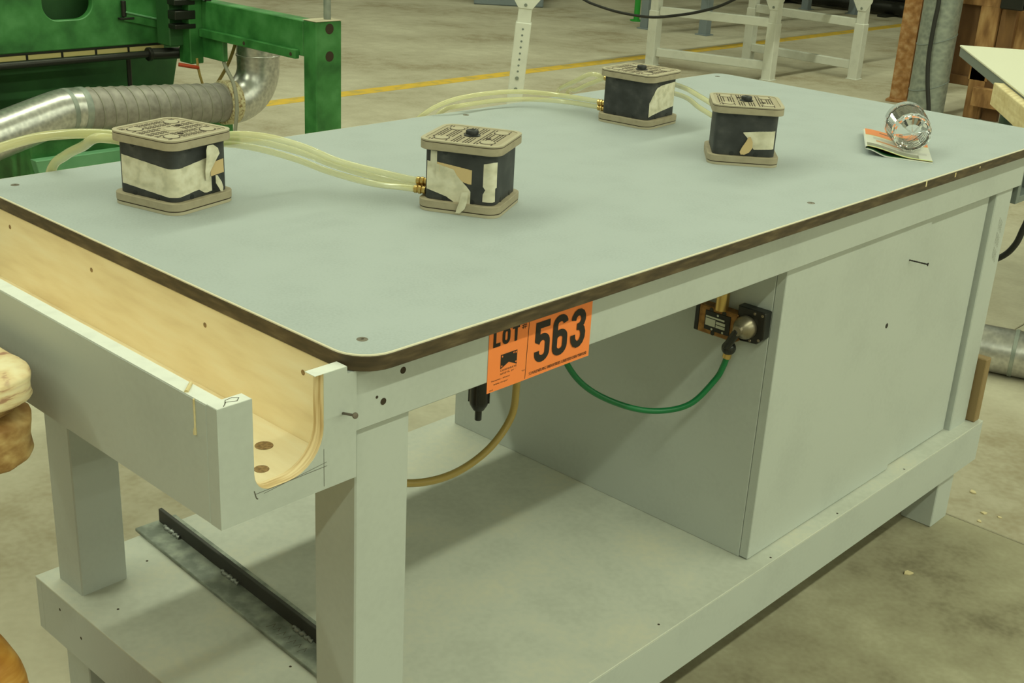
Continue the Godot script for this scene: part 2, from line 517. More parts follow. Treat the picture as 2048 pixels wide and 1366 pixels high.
# ---------------------------------------------------------------- the workbench
func workbench():
	var W = thing("workbench", "grey painted wooden workbench with rounded laminate top, plywood trough and boxed-in cupboard", "workbench")
	# top
	var o = PackedVector2Array()
	var L = 1.997
	var D = -0.911
	for q in [[L - 0.045, -0.045, 0.045, 0.0], [0.045, -0.045, 0.045, 1.0], [0.03, D + 0.03, 0.03, 2.0], [L - 0.03, D + 0.03, 0.03, 3.0]]:
		for i in 9:
			var t = PI * 0.5 * (q[3] + i / 8.0)
			o.append(Vector2(q[0] + q[2] * cos(t), q[1] + q[2] * sin(t)))
	var top = MB.new()
	top.prism(o, 0.8800, 0.8975, 0.0008)
	var tp = obj("tabletop", top, M.top_edge, W)
	var rim = MB.new()
	rim.prism(o, 0.8975, 0.8996, 0.0005)
	obj("laminate_edge", rim, M.cream, tp)
	var lam = MB.new()
	var oi = PackedVector2Array()
	for q in o:
		var c = Vector2(clampf(q.x, 0.045, L - 0.045), clampf(q.y, D + 0.045, -0.045))
		oi.append(q + (c - q).normalized() * 0.0022)
	lam.prism(oi, 0.8990, 0.9000, 0.0004)
	obj("laminate", lam, M.top, tp)
	obj("underlay", box_of(0.033, 1.843, 0.872, 0.8799, -0.867, -0.044, 0.001), M.paint, tp)
	for s in [[0.0425, -0.0465], [0.047, -0.8635], [0.9987, -0.0456], [1.94, -0.875], [1.02, -0.8716], [1.95, -0.045]]:
		var m = MB.new()
		m.xf.origin = Vector3(s[0], 0.9, s[1])
		m.lathe([Vector2(0, 0.0), Vector2(0.0016, 0.0), Vector2(0.0018, 0.0006), Vector2(0.0062, 0.0004), Vector2(0.0066, 0.0)], 16)
		obj("screw", m, M.screw, tp)
	# apron
	for a in [[0.014, 1.862, -0.043, -0.025], [0.014, 1.862, -0.886, -0.868], [0.014, 0.032, -0.868, -0.043], [1.844, 1.862, -0.868, -0.043]]:
		obj("apron", box_of(a[0], a[1], 0.8031, 0.88, a[2], a[3]), M.paint, W)
	for s in [[0.0845, 0.8585, 0.0042], [0.0555, 0.8285, 0.0042], [0.046, 0.8365, 0.0018]]:
		var m = rod(Vector3(s[0], s[1], -0.0252), Vector3(s[0], s[1], -0.0244), s[2], 12, 0.0002)
		obj("screw_hole", m, M.hole, W)
	# legs stand inside the shelf frame
	var lx = [[0.0219, 0.103], [1.7585, 1.840]]
	var lz = [[-0.108, -0.0324], [-0.790, -0.715]]
	for a in lx:
		for b in lz:
			obj("leg", box_of(a[0], a[1], 0.0, 0.8035, b[0], b[1], 0.002), M.paint, W)
	# shelf
	var sh = obj("shelf", box_of(-0.0048, 1.876, 0.2455, 0.2494, -0.8226, -0.0045, 0.0008), M.shelf, W)
	for a in [[-0.0040, 1.8752, -0.0225, -0.0047], [-0.0040, 1.8752, -0.822, -0.804], [-0.0040, 0.0140, -0.804, -0.0225], [1.857, 1.8752, -0.804, -0.0225]]:
		obj("shelf_skirt", box_of(a[0], a[1], 0.1502, 0.2456, a[2], a[3], 0.0004), M.paint, W)
	for s in [[0.0058, 0.221, -0.745], [0.0058, 0.199, -0.68]]:
		obj("screw_hole", rod(Vector3(-0.0042, s[1], s[2]), Vector3(-0.0036, s[1], s[2]), 0.0028, 10, 0.0002), M.hole, W)
	for s in [[0.045, -0.645], [0.155, -0.74], [0.155, -0.34], [0.98, -0.0135], [1.22, -0.0135], [1.5, -0.0135], [0.66, -0.0255]]:
		obj("screw_hole", rod(Vector3(s[0], 0.2492, s[1]), Vector3(s[0], 0.2497, s[1]), 0.0022, 10, 0.0002), M.hole, sh)
	# cupboard under the far half
	var cab = Node3D.new()
	cab.name = "cupboard"
	W.add_child(cab)
	obj("side_panel", box_of(0.938, 0.956, 0.2494, 0.803, -0.790, -0.0552, 0.001), M.paint, cab)
	obj("front_panel", box_of(0.9384, 1.468, 0.2515, 0.8025, -0.0546, -0.0365, 0.0012), M.paint, cab)
	obj("front_panel", box_of(1.4684, 1.7480, 0.2525, 0.8025, -0.060, -0.0435, 0.0012), M.paint, cab)
	obj("back_panel", box_of(0.956, 1.757, 0.2494, 0.803, -0.790, -0.772, 0.001), M.paint, cab)
	obj("side_panel", box_of(1.7395, 1.7575, 0.2494, 0.803, -0.772, -0.0585, 0.001), M.paint, cab)
	var hole = rod(Vector3(1.345, 0.603, -0.0368), Vector3(1.345, 0.603, -0.036), 0.0052, 14, 0.0002)
	obj("screw_hole", hole, M.nail_dark, cab)
	# plywood trough on the left end
	var T = Node3D.new()
	T.name = "trough"
	W.add_child(T)
	var zf = -0.0200
	var zb = -0.9000
	for z in [zf, zb]:
		var cut = [-0.165, 0.7505, 0.0125, 0.7505, 0.0125, 0.8795, -0.0008, 0.8795, -0.0008, 0.8875, -0.0325, 0.8875]
		for i in 9:
			var t = i / 8.0 * PI * 0.5
			cut.append_array([-0.0325 - 0.050 * (1.0 - cos(t)), 0.8265 - 0.0495 * sin(t)])
		for i in 7:
			var t = i / 6.0 * PI * 0.5
			cut.append_array([-0.1010 - 0.0222 * sin(t), 0.7995 - 0.0225 * cos(t)])
		cut.append_array([-0.1232, 0.8855, -0.165, 0.8855])
		var m = MB.new()
		# outline in (x, y): turn so that the prism's y axis points along z
		m.xf = Transform3D(Basis(Vector3(1, 0, 0), Vector3(0, 0, 1), Vector3(0, 1, 0)), Vector3(0, 0, z))
		m.prism(poly(cut), -0.018, 0.0, 0.0)
		m = fix_mirror(m)
		var eb = obj("end_board", m, M.paint, T)
		# bare plies on the cut-out, and white caps
		var strip = []
		var outn = []
		var rowa = []
		var rowb = []
		var na = []
		var k0 = 10
		var pts = []
		for i in range(k0, cut.size() - 4, 2): pts.append(Vector2(cut[i], cut[i + 1]))
		for i in pts.size():
			var d: Vector2 = (pts[mini(i + 1, pts.size() - 1)] - pts[maxi(i - 1, 0)]).normalized()
			var nn = Vector2(d.y, -d.x)
			if nn.dot(Vector2(-0.078, 0.85) - pts[i]) < 0.0: nn = -nn
			rowa.append(Vector3(pts[i].x, pts[i].y, z - 0.0005)); rowb.append(Vector3(pts[i].x, pts[i].y, z - 0.0176)); na.append(Vector3(nn.x, nn.y, 0))
		strip = [rowa, rowb]; outn = [na, na]
		var pl = MB.new()
		pl.sheet(strip, 0.0006, outn)
		obj("bare_edge", pl, M.ply, eb)
		obj("painted_cap", box_of(-0.1645, -0.1236, 0.8853, 0.8862, z - 0.0175, z - 0.0005, 0.0003), M.paint_white, eb)
		obj("painted_cap", box_of(-0.0440, -0.0010, 0.8873, 0.8882, z - 0.0175, z - 0.0005, 0.0003), M.paint_white, eb)
	var side = obj("side_board", box_of(-0.1655, -0.1465, 0.7505, 0.885, zb + 0.0002, zf - 0.0182, 0.001), M.paint, T)
	obj("painted_cap", box_of(-0.1650, -0.1468, 0.8848, 0.8857, zb, zf - 0.018, 0.0003), M.paint_white, side)
	obj("lining", box_of(-0.1466, -0.1450, 0.768, 0.8845, zb, zf - 0.0182, 0.0003), M.birch, T)
	var inner = obj("inner_board", box_of(0.0020, 0.0137, 0.7505, 0.8795, zb, zf - 0.0182, 0.0008), M.birch, T)
	for s in [[0.8576, -0.7963], [0.8525, -0.5629], [0.8531, -0.2929], [0.8536, -0.1003]]:
		obj("screw_hole", rod(Vector3(0.0016, s[0], s[1]), Vector3(0.0024, s[0], s[1]), 0.0034, 10, 0.0002), M.knot, inner)
	var bot = obj("bottom_board", box_of(-0.1466, 0.0020, 0.7510, 0.7690, zb, zf - 0.0182, 0.0008), M.birch, T)
	for s in [[-0.0402, -0.1185, 0.0105], [-0.0759, -0.0741, 0.0085], [-0.09, -0.55, 0.01]]:
		obj("wood_plug", rod(Vector3(s[0], 0.7688, s[1]), Vector3(s[0], 0.7696, s[1]), s[2], 20, 0.0002), M.knot, bot)
	# dried varnish drips on the corner
	var glue = MB.new()
	glue.tube(curve([Vector3(-0.1661, 0.8850, -0.058), Vector3(-0.1661, 0.866, -0.0575), Vector3(-0.1661, 0.846, -0.058)], 4), func(s, a): return 0.0011 + 0.0010 * smoothstep(0.03, 0.037, s), 8)
	obj("glue_drip", glue, M.pale_wood, T)
	var glue2 = MB.new()
	glue2.tube(curve([Vector3(-0.1635, 0.8862, -0.075), Vector3(-0.156, 0.8866, -0.082), Vector3(-0.1485, 0.8862, -0.09)], 4), 0.0022, 8)
	obj("glue_drip", glue2, M.pale_wood, T)
	# pencil lines and scribbles left on the paint
	var pm = ink(ribbon([Vector2(-0.0329, 0.800), Vector2(-0.0329, 0.7545)], 0.0006) + ribbon([Vector2(-0.123, 0.7772), Vector2(-0.0285, 0.7785)], 0.0006) + ribbon([Vector2(-0.112, 0.7745), Vector2(-0.029, 0.7832)], 0.0005) + ribbon([Vector2(-0.124, 0.7815), Vector2(-0.1215, 0.7725), Vector2(-0.1195, 0.7705)], 0.0012), -0.0198)
	obj("pencil_line", pm, M.pencil, T)
	var sq = ink(ribbon([Vector2(-0.153, 0.024), Vector2(-0.146, 0.033), Vector2(-0.137, 0.0345), Vector2(-0.132, 0.030), Vector2(-0.138, 0.0245), Vector2(-0.148, 0.0290), Vector2(-0.156, 0.0215)], 0.0009))
	var so = obj("pencil_scribble", sq, M.pencil, T)
	so.transform = Transform3D(Basis(Vector3(1, 0, 0), Vector3(0, 0, -1), Vector3(0, 1, 0)), Vector3(0, 0.8864, 0))
	var notes = []
	for k in 9:
		var cx = 1.7995 + 0.0075 * (k % 3)
		var y0 = 0.742 - 0.006 * (k % 3) - 0.033 * (k / 3)
		for q in 5:
			notes += ribbon([Vector2(cx - 0.002, y0 - q * 0.0052), Vector2(cx + 0.0022, y0 - q * 0.0052 - 0.0035), Vector2(cx - 0.0012, y0 - q * 0.0052 - 0.0046)], 0.0007)
	obj("pencil_note", ink(notes, -0.0322), M.pencil_faint, W)
	for s in [[1.326, 0.8925, 0.0022, 0.0052], [1.447, 0.8915, 0.0026, 0.0042], [1.556, 0.891, 0.0018, 0.002]]:
		obj("edge_chip", box_of(s[0] - s[2], s[0] + s[2], s[1] - s[3], s[1] + s[3], -0.0006, 0.0002, 0.0002), M.pale_wood, tp)
	# nails standing out of the wood
	nail(W, Vector3(-0.0061, 0.8339, -0.0215), Vector3(-0.0135, 0.8440, 0.0085), M.nail)
	nail(W, Vector3(1.3938, 0.7256, -0.038), Vector3(1.4050, 0.7230, -0.0035), M.nail_dark)

func fix_mirror(m: MB) -> MB:     # the (x, z, y) turn mirrors; make the winding match the normals again
	for i in range(0, m.v.size(), 3):
		var g = (m.v[i + 1] - m.v[i]).cross(m.v[i + 2] - m.v[i])
		if g.dot(m.n[i] + m.n[i + 1] + m.n[i + 2]) > 0.0:
			var t = m.v[i + 1]; m.v[i + 1] = m.v[i + 2]; m.v[i + 2] = t
			t = m.n[i + 1]; m.n[i + 1] = m.n[i + 2]; m.n[i + 2] = t
			var q = m.u[i + 1]; m.u[i + 1] = m.u[i + 2]; m.u[i + 2] = q
	return m

func nail(parent, a: Vector3, b: Vector3, m):
	var s = MB.new()
	s.xf = along(a, b)
	var h = a.distance_to(b)
	var prof = [Vector2(0, -0.004), Vector2(0.0013, -0.004)]
	for i in 7:
		prof.append(Vector2(0.0013, h * i / 8.0)); prof.append(Vector2(0.0016, h * (i + 0.5) / 8.0))
	prof.append_array([Vector2(0.0014, h - 0.002), Vector2(0.0034, h - 0.0002), Vector2(0.0036, h + 0.0006), Vector2(0.0030, h + 0.0012), Vector2(0, h + 0.0014)])
	s.lathe(prof, 12)
	obj("nail", s, m, parent)

# ---------------------------------------------------------------- vacuum pods
const BODY = 0.1125
func on_body(s: float, y: float, off: float) -> Array:    # a point on the pod's body; s runs round the corner (-x, +z)
	var r = 0.014
	var h = BODY * 0.5
	var al = r * PI * 0.25
	var nn = Vector3(0, 0, 1)
	var p = Vector3.ZERO
	if absf(s) < al:
		var t = s / r
		nn = Vector3(-sin(PI * 0.25 - t), 0, cos(PI * 0.25 - t))
		p = Vector3(-h + r, y, h - r) + nn * r
	elif s >= al:
		nn = Vector3(0, 0, 1)
		p = Vector3(-h + r + s - al, y, h)
	else:
		nn = Vector3(-1, 0, 0)
		p = Vector3(-h, y, h - r + s + al)
	return [p + nn * off, nn]

func at_s(l: Array, s: float) -> float:
	for i in l.size() - 1:
		if s <= l[i + 1][0]:
			return lerpf(l[i][1], l[i + 1][1], clampf((s - l[i][0]) / maxf(l[i + 1][0] - l[i][0], 1e-6), 0.0, 1.0))
	return l[-1][1]

func tape(top: Array, bottom: Array, off = 0.0004, lift = 0.0) -> MB:
	var m = MB.new()
	var s0 = top[0][0]
	var s1 = top[-1][0]
	var rows = [[], [], []]
	var outs = [[], [], []]
	for i in 33:
		var s = lerpf(s0, s1, i / 32.0)
		for k in 3:
			var y = lerpf(at_s(top, s), at_s(bottom, s), k / 2.0)
			var w = on_body(s, y, off + 0.0004 * sin(i * 1.9 + k) + lift * pow(absf(i / 16.0 - 1.0), 2.0))
			rows[k].append(w[0]); outs[k].append(w[1])
	m.sheet(rows, 0.0004, outs)
	return m

func flap(pts: Array) -> MB:      # curled loose tape: [s, y, half width, distance off the body]
	var m = MB.new()
	var rows = []
	var outs = []
	for p in pts:
		var a = on_body(p[0] - p[2], p[1], p[3] + 0.002)
		var b = on_body(p[0], p[1], p[3])
		var c = on_body(p[0] + p[2], p[1], p[3] + 0.002)
		rows.append([a[0], b[0], c[0]]); outs.append([a[1], b[1], c[1]])
	m.sheet(rows, 0.0004, outs)
	return m

func make_pod(label: String, at: Vector3, turn: float, knob: bool) -> Node3D:
	var P = thing("vacuum_pod", label, "vacuum pod", at, turn, "vacuum pods on the workbench")
	var A = 0.1290
	var m = MB.new()
	m.prism(rrect(A - 0.001, A - 0.001, 0.02), 0.0, 0.0050, 0.0004)
	obj("base_gasket", m, M.beige_pale, P)
	m = MB.new()
	m.prism(rrect(A - 0.0008, A - 0.0008, 0.02), 0.0048, 0.0062, 0.0)
	obj("seam", m, M.seam, P)
	m = MB.new()
	m.prism(rrect(A, A, 0.02), 0.0060, 0.0172, 0.0006)
	obj("base_plate", m, M.beige, P)
	m = MB.new()
	m.prism(rrect(BODY, BODY, 0.014), 0.0172, 0.0937, 0.0006)
	var body = obj("body", m, M.black, P)
	for s in [0.0, 1.0]:           # screw holes low and high on two faces
		for k in [-0.022, 0.022]:
			for y in [0.0205, 0.0915]:
				var c = Vector3(k, y, BODY * 0.5) if s == 0.0 else Vector3(-BODY * 0.5, y, k)
				var d = Vector3(0, 0, 0.0006) if s == 0.0 else Vector3(-0.0006, 0, 0)
				obj("screw_hole", rod(c - d, c + d, 0.0042, 12, 0.0002), M.knob, body)
	m = MB.new()
	m.prism(rrect(A, A, 0.02), 0.0937, 0.1050, 0.0006)
	obj("top_plate", m, M.beige, P)
	m = MB.new()
	m.prism(rrect(A - 0.0008, A - 0.0008, 0.02), 0.1049, 0.1062, 0.0)
	obj("seam", m, M.seam, P)
	# gripping surface: floor, raised lip, pads
	m = MB.new()
	m.prism(rrect(A, A, 0.02), 0.1060, 0.1076, 0.0003)
	var grip = obj("top_gasket", m, M.gasket_floor, P)
	m = MB.new()
	var oa = rrect(A, A, 0.02)
	var ob = rrect(A - 0.013, A - 0.013, 0.014)
	for i in oa.size():
		var j = (i + 1) % oa.size()
		var a0 = Vector3(oa[i].x, 0.1086, oa[i].y)
		var a1 = Vector3(oa[j].x, 0.1086, oa[j].y)
		var b0 = Vector3(ob[i].x, 0.1086, ob[i].y)
		var b1 = Vector3(ob[j].x, 0.1086, ob[j].y)
		var dn = Vector3(0, -0.0012, 0)
		var e = Vector3(oa[i].x, 0, oa[i].y).normalized()
		m.quad(a0, a1, b1, b0, Vector3.UP, Vector3.UP, Vector3.UP, Vector3.UP)
		m.quad(a0, a1, a1 + dn, a0 + dn, e, e, e, e)
		m.quad(b0, b1, b1 + dn, b0 + dn, -e, -e, -e, -e)
	obj("lip", m, M.beige_pale, grip)
	m = MB.new()
	for i in 11:
		for j in 24:
			var x = (i - 5) * 0.0098
			var z = (j - 11.5) * 0.0044
			if Vector2(x, z).length() < 0.017: continue
			if Vector2(absf(x) - 0.036, absf(z) - 0.036).length() < 0.0155: continue
			if j % 4 == 3: continue
			m.box(Vector3(x, 0.1076, z), Vector3(0.0072, 0.0008, 0.0018), 0.0001)
	tag(obj("grip_slits", m, M.seam, grip), "", "", "", "stuff")
	for sx in [-1, 1]:
		for sz in [-1, 1]:
			m = MB.new()
			m.xf.origin = Vector3(sx * 0.036, 0.1074, sz * 0.036)
			m.lathe([Vector2(0, 0.0010), Vector2(0.0025, 0.0010), Vector2(0.003, 0.0012), Vector2(0.0100, 0.0012), Vector2(0.0106, 0.0008), Vector2(0.0106, 0.0)], 28)
			obj("round_pad", m, M.beige_pale, grip)
			m = MB.new()
			m.xf.origin = Vector3(sx * 0.036, 0.1074, sz * 0.036)
			m.lathe([Vector2(0.0106, 0.0005), Vector2(0.0123, 0.0005), Vector2(0.0123, 0.0)], 28)
			obj("pad_groove", m, M.seam, grip)
	m = MB.new()
	m.xf.origin = Vector3(0.0, 0.1072, 0.0)
	if knob:
		m.lathe([Vector2(0.0125, 0.0), Vector2(0.0125, 0.0018), Vector2(0.0105, 0.0026), Vector2(0.0098, 0.0030), Vector2(0.0098, 0.0078), Vector2(0.0088, 0.0090), Vector2(0.0048, 0.0092), Vector2(0.0036, 0.0070), Vector2(0, 0.0068)], 24)
		obj("suction_knob", m, M.knob, P)
	else:
		m.lathe([Vector2(0, 0.0012), Vector2(0.0105, 0.0012), Vector2(0.0108, 0.0)], 24)
		obj("suction_disc", m, M.beige_pale, P)
	for q in [[0.026, -0.012], [-0.012, 0.030]]:
		obj("port", rod(Vector3(q[0], 0.1074, q[1]), Vector3(q[0], 0.1085, q[1]), 0.0042, 14, 0.0002), M.seam, P)
	return P

func fitting(P: Node3D, p: Vector3, d: Vector3):
	var m = MB.new()
	m.xf = along(p, p + d)
	m.lathe([Vector2(0, 0), Vector2(0.0058, 0), Vector2(0.0058, 0.005), Vector2(0.0045, 0.006), Vector2(0.0064, 0.007), Vector2(0.0066, 0.011), Vector2(0.0046, 0.012), Vector2(0.0060, 0.0135), Vector2(0.0060, 0.018), Vector2(0.0030, 0.020), Vector2(0, 0.020)], 8, 20.0)
	obj("brass_fitting", m, M.brass, P)

func pods():
	var y = 0.9
	var a = make_pod("vacuum pod with a wide band of masking tape and no knob on top", Vector3(0.189, y, -0.6489), 0.2311, false)
	obj("masking_tape", tape([[-0.098, 0.074], [-0.01, 0.066], [0.01, 0.066], [0.072, 0.0735]], [[-0.098, 0.0315], [-0.01, 0.0245], [0.01, 0.0245], [0.045, 0.029], [0.058, 0.021], [0.072, 0.022]]), M.tape, a)
	obj("loose_tape", flap([[0.066, 0.0915, 0.006, 0.004], [0.0665, 0.086, 0.012, 0.007], [0.067, 0.078, 0.0135, 0.008], [0.064, 0.068, 0.010, 0.006], [0.061, 0.055, 0.006, 0.003], [0.059, 0.040, 0.002, 0.0012]]), M.tape, a)
	obj("tape_tail", tape([[0.070, 0.0635], [0.098, 0.066]], [[0.068, 0.0435], [0.098, 0.0455]], 0.0008), M.tape_tan, a)
	obj("loose_tape", flap([[0.079, 0.044, 0.002, 0.002], [0.080, 0.034, 0.006, 0.005], [0.0835, 0.026, 0.0045, 0.006], [0.086, 0.019, 0.002, 0.005]]), M.tape, a)
	fitting(a, Vector3(0.0, 0.078, -BODY * 0.5), Vector3(0, 0, -1)); fitting(a, Vector3(-0.022, 0.082, -BODY * 0.5), Vector3(0, 0, -1))
	fitting(a, Vector3(BODY * 0.5, 0.081, 0.004), Vector3(1, 0, 0)); fitting(a, Vector3(BODY * 0.5, 0.073, -0.014), Vector3(1, 0, 0)); fitting(a, Vector3(BODY * 0.5, 0.064, -0.030), Vector3(1, 0, 0))

	var b = make_pod("vacuum pod with torn masking tape hanging loose over its base, brass fittings at its left", Vector3(0.5337, y, -0.3725), 0.4618, true)
	obj("tape_tail", tape([[-0.098, 0.0765], [-0.060, 0.072], [-0.033, 0.0685]], [[-0.098, 0.055], [-0.060, 0.053], [-0.038, 0.047]], 0.0004), M.tape_tan, b)
	obj("masking_tape", tape([[-0.103, 0.076], [-0.074, 0.0695], [-0.061, 0.0665], [-0.056, 0.058], [-0.037, 0.040], [-0.034, 0.036]], [[-0.103, 0.033], [-0.072, 0.0245], [-0.052, 0.013], [-0.040, 0.0135], [-0.034, 0.0165]], 0.0010), M.tape, b)
	obj("loose_tape", flap([[-0.040, 0.036, 0.005, 0.006], [-0.041, 0.022, 0.006, 0.010], [-0.044, 0.012, 0.006, 0.0115], [-0.049, 0.004, 0.003, 0.0115]]), M.tape, b)
	obj("masking_tape", tape([[-0.098, 0.092], [-0.088, 0.0915]], [[-0.098, 0.070], [-0.091, 0.052]], 0.0012), M.tape, b)
	obj("masking_tape", tape([[-0.0145, 0.080], [0.0, 0.083], [0.006, 0.083]], [[-0.0145, 0.046], [-0.010, 0.040], [0.006, 0.0445]], 0.0004, 0.001), M.tape, b)
	obj("masking_tape", tape([[-0.0145, 0.034], [-0.009, 0.045], [0.004, 0.050]], [[-0.0145, 0.023], [0.0, 0.0225], [0.004, 0.0235]], 0.0009), M.tape, b)
	fitting(b, Vector3(-0.032, 0.027, -BODY * 0.5), Vector3(0, 0, -1)); fitting(b, Vector3(-0.044, 0.026, -BODY * 0.5), Vector3(0, 0, -1)); fitting(b, Vector3(-0.034, 0.037, -BODY * 0.5), Vector3(0, 0, -1))

	var c = make_pod("farthest vacuum pod, black side bare, rounded patch of masking tape on its right face", Vector3(1.2833, y, -0.6279), 0.1018, true)
	obj("masking_tape", tape([[0.004, 0.052], [0.010, 0.062], [0.026, 0.080], [0.045, 0.084], [0.098, 0.0865]], [[0.004, 0.023], [0.012, 0.026], [0.05, 0.031], [0.098, 0.036]], 0.0004), M.tape, c)
	fitting(c, Vector3(-0.038, 0.022, -BODY * 0.5), Vector3(0, 0, -1)); fitting(c, Vector3(-0.040, 0.034, -BODY * 0.5), Vector3(0, 0, -1))
	fitting(c, Vector3(-0.02, 0.082, -BODY * 0.5), Vector3(0, 0, -1)); fitting(c, Vector3(0.0, 0.074, -BODY * 0.5), Vector3(0, 0, -1))
	fitting(c, Vector3(BODY * 0.5, 0.072, 0.0), Vector3(1, 0, 0)); fitting(c, Vector3(BODY * 0.5, 0.052, 0.012), Vector3(1, 0, 0))

	var d = make_pod("rightmost vacuum pod, tape with a folded yellow flap on its lower right", Vector3(1.1758, y, -0.302), 0.6677, true)
	obj("masking_tape", tape([[-0.058, 0.0605], [-0.03, 0.0635], [0.0, 0.0655]], [[-0.058, 0.059], [-0.050, 0.051], [-0.036, 0.030], [0.0, 0.0325]], 0.0004), M.tape, d)
	obj("loose_tape", flap([[-0.046, 0.053, 0.002, 0.001], [-0.046, 0.045, 0.006, 0.004], [-0.049, 0.034, 0.0095, 0.006], [-0.053, 0.026, 0.0085, 0.006], [-0.056, 0.021, 0.003, 0.005]]), M.tape_tan, d)
	fitting(d, Vector3(BODY * 0.5, 0.057, 0.0), Vector3(1, 0, 0)); fitting(d, Vector3(BODY * 0.5, 0.030, 0.012), Vector3(1, 0, 0))

# ---------------------------------------------------------------- hoses
func V(a: Array) -> Array:
	var o = []
	for i in range(0, a.size(), 3): o.append(Vector3(a[i], a[i + 1], a[i + 2]))
	return o

func hose_thing(label: String, path: Array, r: float, m: Material, group = "", called = "air_hose") -> MeshInstance3D:
	return tag(obj(called, hose(path, r), m), label, "hose", group)

func hoses():
	var g = "clear vacuum hoses between the pods"
	hose_thing("clear hose arching off the bench's left edge from the tape-banded pod", V([-0.10, 0.86, -1.0, -0.05, 0.905, -0.93, 0.0, 0.945, -0.885, 0.0715, 0.970, -0.851, 0.1108, 0.982, -0.802, 0.150, 0.984, -0.762, 0.166, 0.981, -0.733, 0.1715, 0.978, -0.720]), 0.0075, M.hose, g)
	hose_thing("clear hose dropping steeply behind the bench beside the tape-banded pod", V([0.150, 0.982, -0.716, 0.142, 0.984, -0.728, 0.122, 0.984, -0.748, 0.128, 0.962, -0.798, 0.132, 0.935, -0.862, 0.137, 0.897, -0.925, 0.140, 0.80, -0.975, 0.142, 0.62, -0.99]), 0.0075, M.hose, g)
	hose_thing("upper clear hose from the tape-banded pod to the brass-fitted pod", V([0.258, 0.983, -0.655, 0.285, 0.990, -0.640, 0.3214, 0.989, -0.607, 0.368, 0.974, -0.574, 0.405, 0.954, -0.529, 0.442, 0.943, -0.474, 0.463, 0.938, -0.438, 0.4708, 0.937, -0.4226]), 0.0052, M.hose, g)
	hose_thing("middle clear hose from the tape-banded pod to the brass-fitted pod", V([0.258, 0.975, -0.672, 0.288, 0.980, -0.655, 0.325, 0.977, -0.621, 0.378, 0.960, -0.591, 0.413, 0.9425, -0.545, 0.447, 0.931, -0.485, 0.465, 0.9275, -0.440, 0.4726, 0.927, -0.4235]), 0.0052, M.hose, g)
	hose_thing("lowest clear hose sagging from the tape-banded pod to the brass-fitted pod", V([0.256, 0.966, -0.688, 0.285, 0.970, -0.672, 0.325, 0.965, -0.636, 0.380, 0.946, -0.607, 0.410, 0.931, -0.561, 0.436, 0.9235, -0.492, 0.454, 0.926, -0.436, 0.4618, 0.926, -0.4182]), 0.0052, M.hose, g)
	hose_thing("clear hose curving along the bench's back edge to the farthest pod", V([0.925, 0.80, -0.96, 0.935, 0.87, -0.945, 0.955, 0.908, -0.915, 1.01, 0.928, -0.900, 1.11, 0.930, -0.905, 1.19, 0.930, -0.885, 1.235, 0.930, -0.82, 1.242, 0.934, -0.702]), 0.0052, M.hose, g)
	hose_thing("lower clear hose lying along the back edge to the farthest pod", V([0.985, 0.80, -0.955, 1.000, 0.875, -0.945, 1.016, 0.902, -0.930, 1.045, 0.912, -0.905, 1.12, 0.915, -0.895, 1.20, 0.915, -0.870, 1.24, 0.918, -0.80, 1.244, 0.922, -0.702]), 0.0052, M.hose, g)
	hose_thing("upper clear hose looping over the back edge behind the farthest pod", V([1.258, 0.982, -0.704, 1.250, 0.985, -0.735, 1.262, 0.962, -0.785, 1.305, 0.932, -0.860, 1.356, 0.908, -0.915, 1.38, 0.85, -0.95, 1.385, 0.70, -0.96]), 0.0052, M.hose, g)
	hose_thing("inner clear hose looping over the back edge behind the farthest pod", V([1.278, 0.974, -0.704, 1.300, 0.972, -0.735, 1.325, 0.947, -0.800, 1.355, 0.922, -0.860, 1.395, 0.906, -0.915, 1.42, 0.85, -0.95, 1.425, 0.70, -0.96]), 0.0052, M.hose, g)
	hose_thing("upper clear hose from the farthest pod to the rightmost pod", V([1.358, 0.972, -0.636, 1.368, 0.974, -0.615, 1.345, 0.974, -0.555, 1.308, 0.970, -0.490, 1.275, 0.962, -0.42, 1.236, 0.957, -0.350]), 0.0052, M.hose, g)
	hose_thing("lower clear hose from the farthest pod to the rightmost pod", V([1.358, 0.952, -0.648, 1.385, 0.951, -0.620, 1.370, 0.950, -0.568, 1.343, 0.941, -0.515, 1.295, 0.932, -0.42, 1.244, 0.930, -0.342]), 0.0052, M.hose, g)
	# under the bench
	hose_thing("yellowed hose hanging in a curve behind the front leg under the bench", V([0.588, 0.79, -0.30, 0.5870, 0.66, -0.30, 0.5854, 0.6053, -0.3, 0.578, 0.553, -0.3, 0.5354, 0.513, -0.3, 0.4736, 0.4932, -0.3, 0.4078, 0.4939, -0.3, 0.345, 0.507, -0.31, 0.28, 0.535, -0.335, 0.24, 0.60, -0.36, 0.235, 0.70, -0.37, 0.235, 0.80, -0.37]), 0.0062, M.hose_yellow)
	hose_thing("bright green air hose looping below the brass valve", V([0.905, 0.6345, -0.1094, 0.905, 0.612, -0.1150, 0.9, 0.5846, -0.1248, 0.87, 0.5393, -0.1502, 0.83, 0.5244, -0.1885, 0.78, 0.5371, -0.2219, 0.72, 0.5736, -0.2536, 0.68, 0.6236, -0.2738, 0.65, 0.70, -0.2846, 0.645, 0.80, -0.29]), 0.0052, M.hose_green)
	var f = MB.new()
	f.xf.origin = Vector3(0.4985, 0.0, -0.3)
	f.lathe([Vector2(0, 0.5695), Vector2(0.0048, 0.5695), Vector2(0.0056, 0.5705), Vector2(0.0056, 0.588), Vector2(0.009, 0.588), Vector2(0.0142, 0.597), Vector2(0.0152, 0.602), Vector2(0.0152, 0.668), Vector2(0.0172, 0.670), Vector2(0.0172, 0.69), Vector2(0.0135, 0.693), Vector2(0.0135, 0.80), Vector2(0, 0.80)], 28)
	var filt = thing("air_filter", "small black cylindrical air filter bowl hanging beside the lot tag", "air filter")
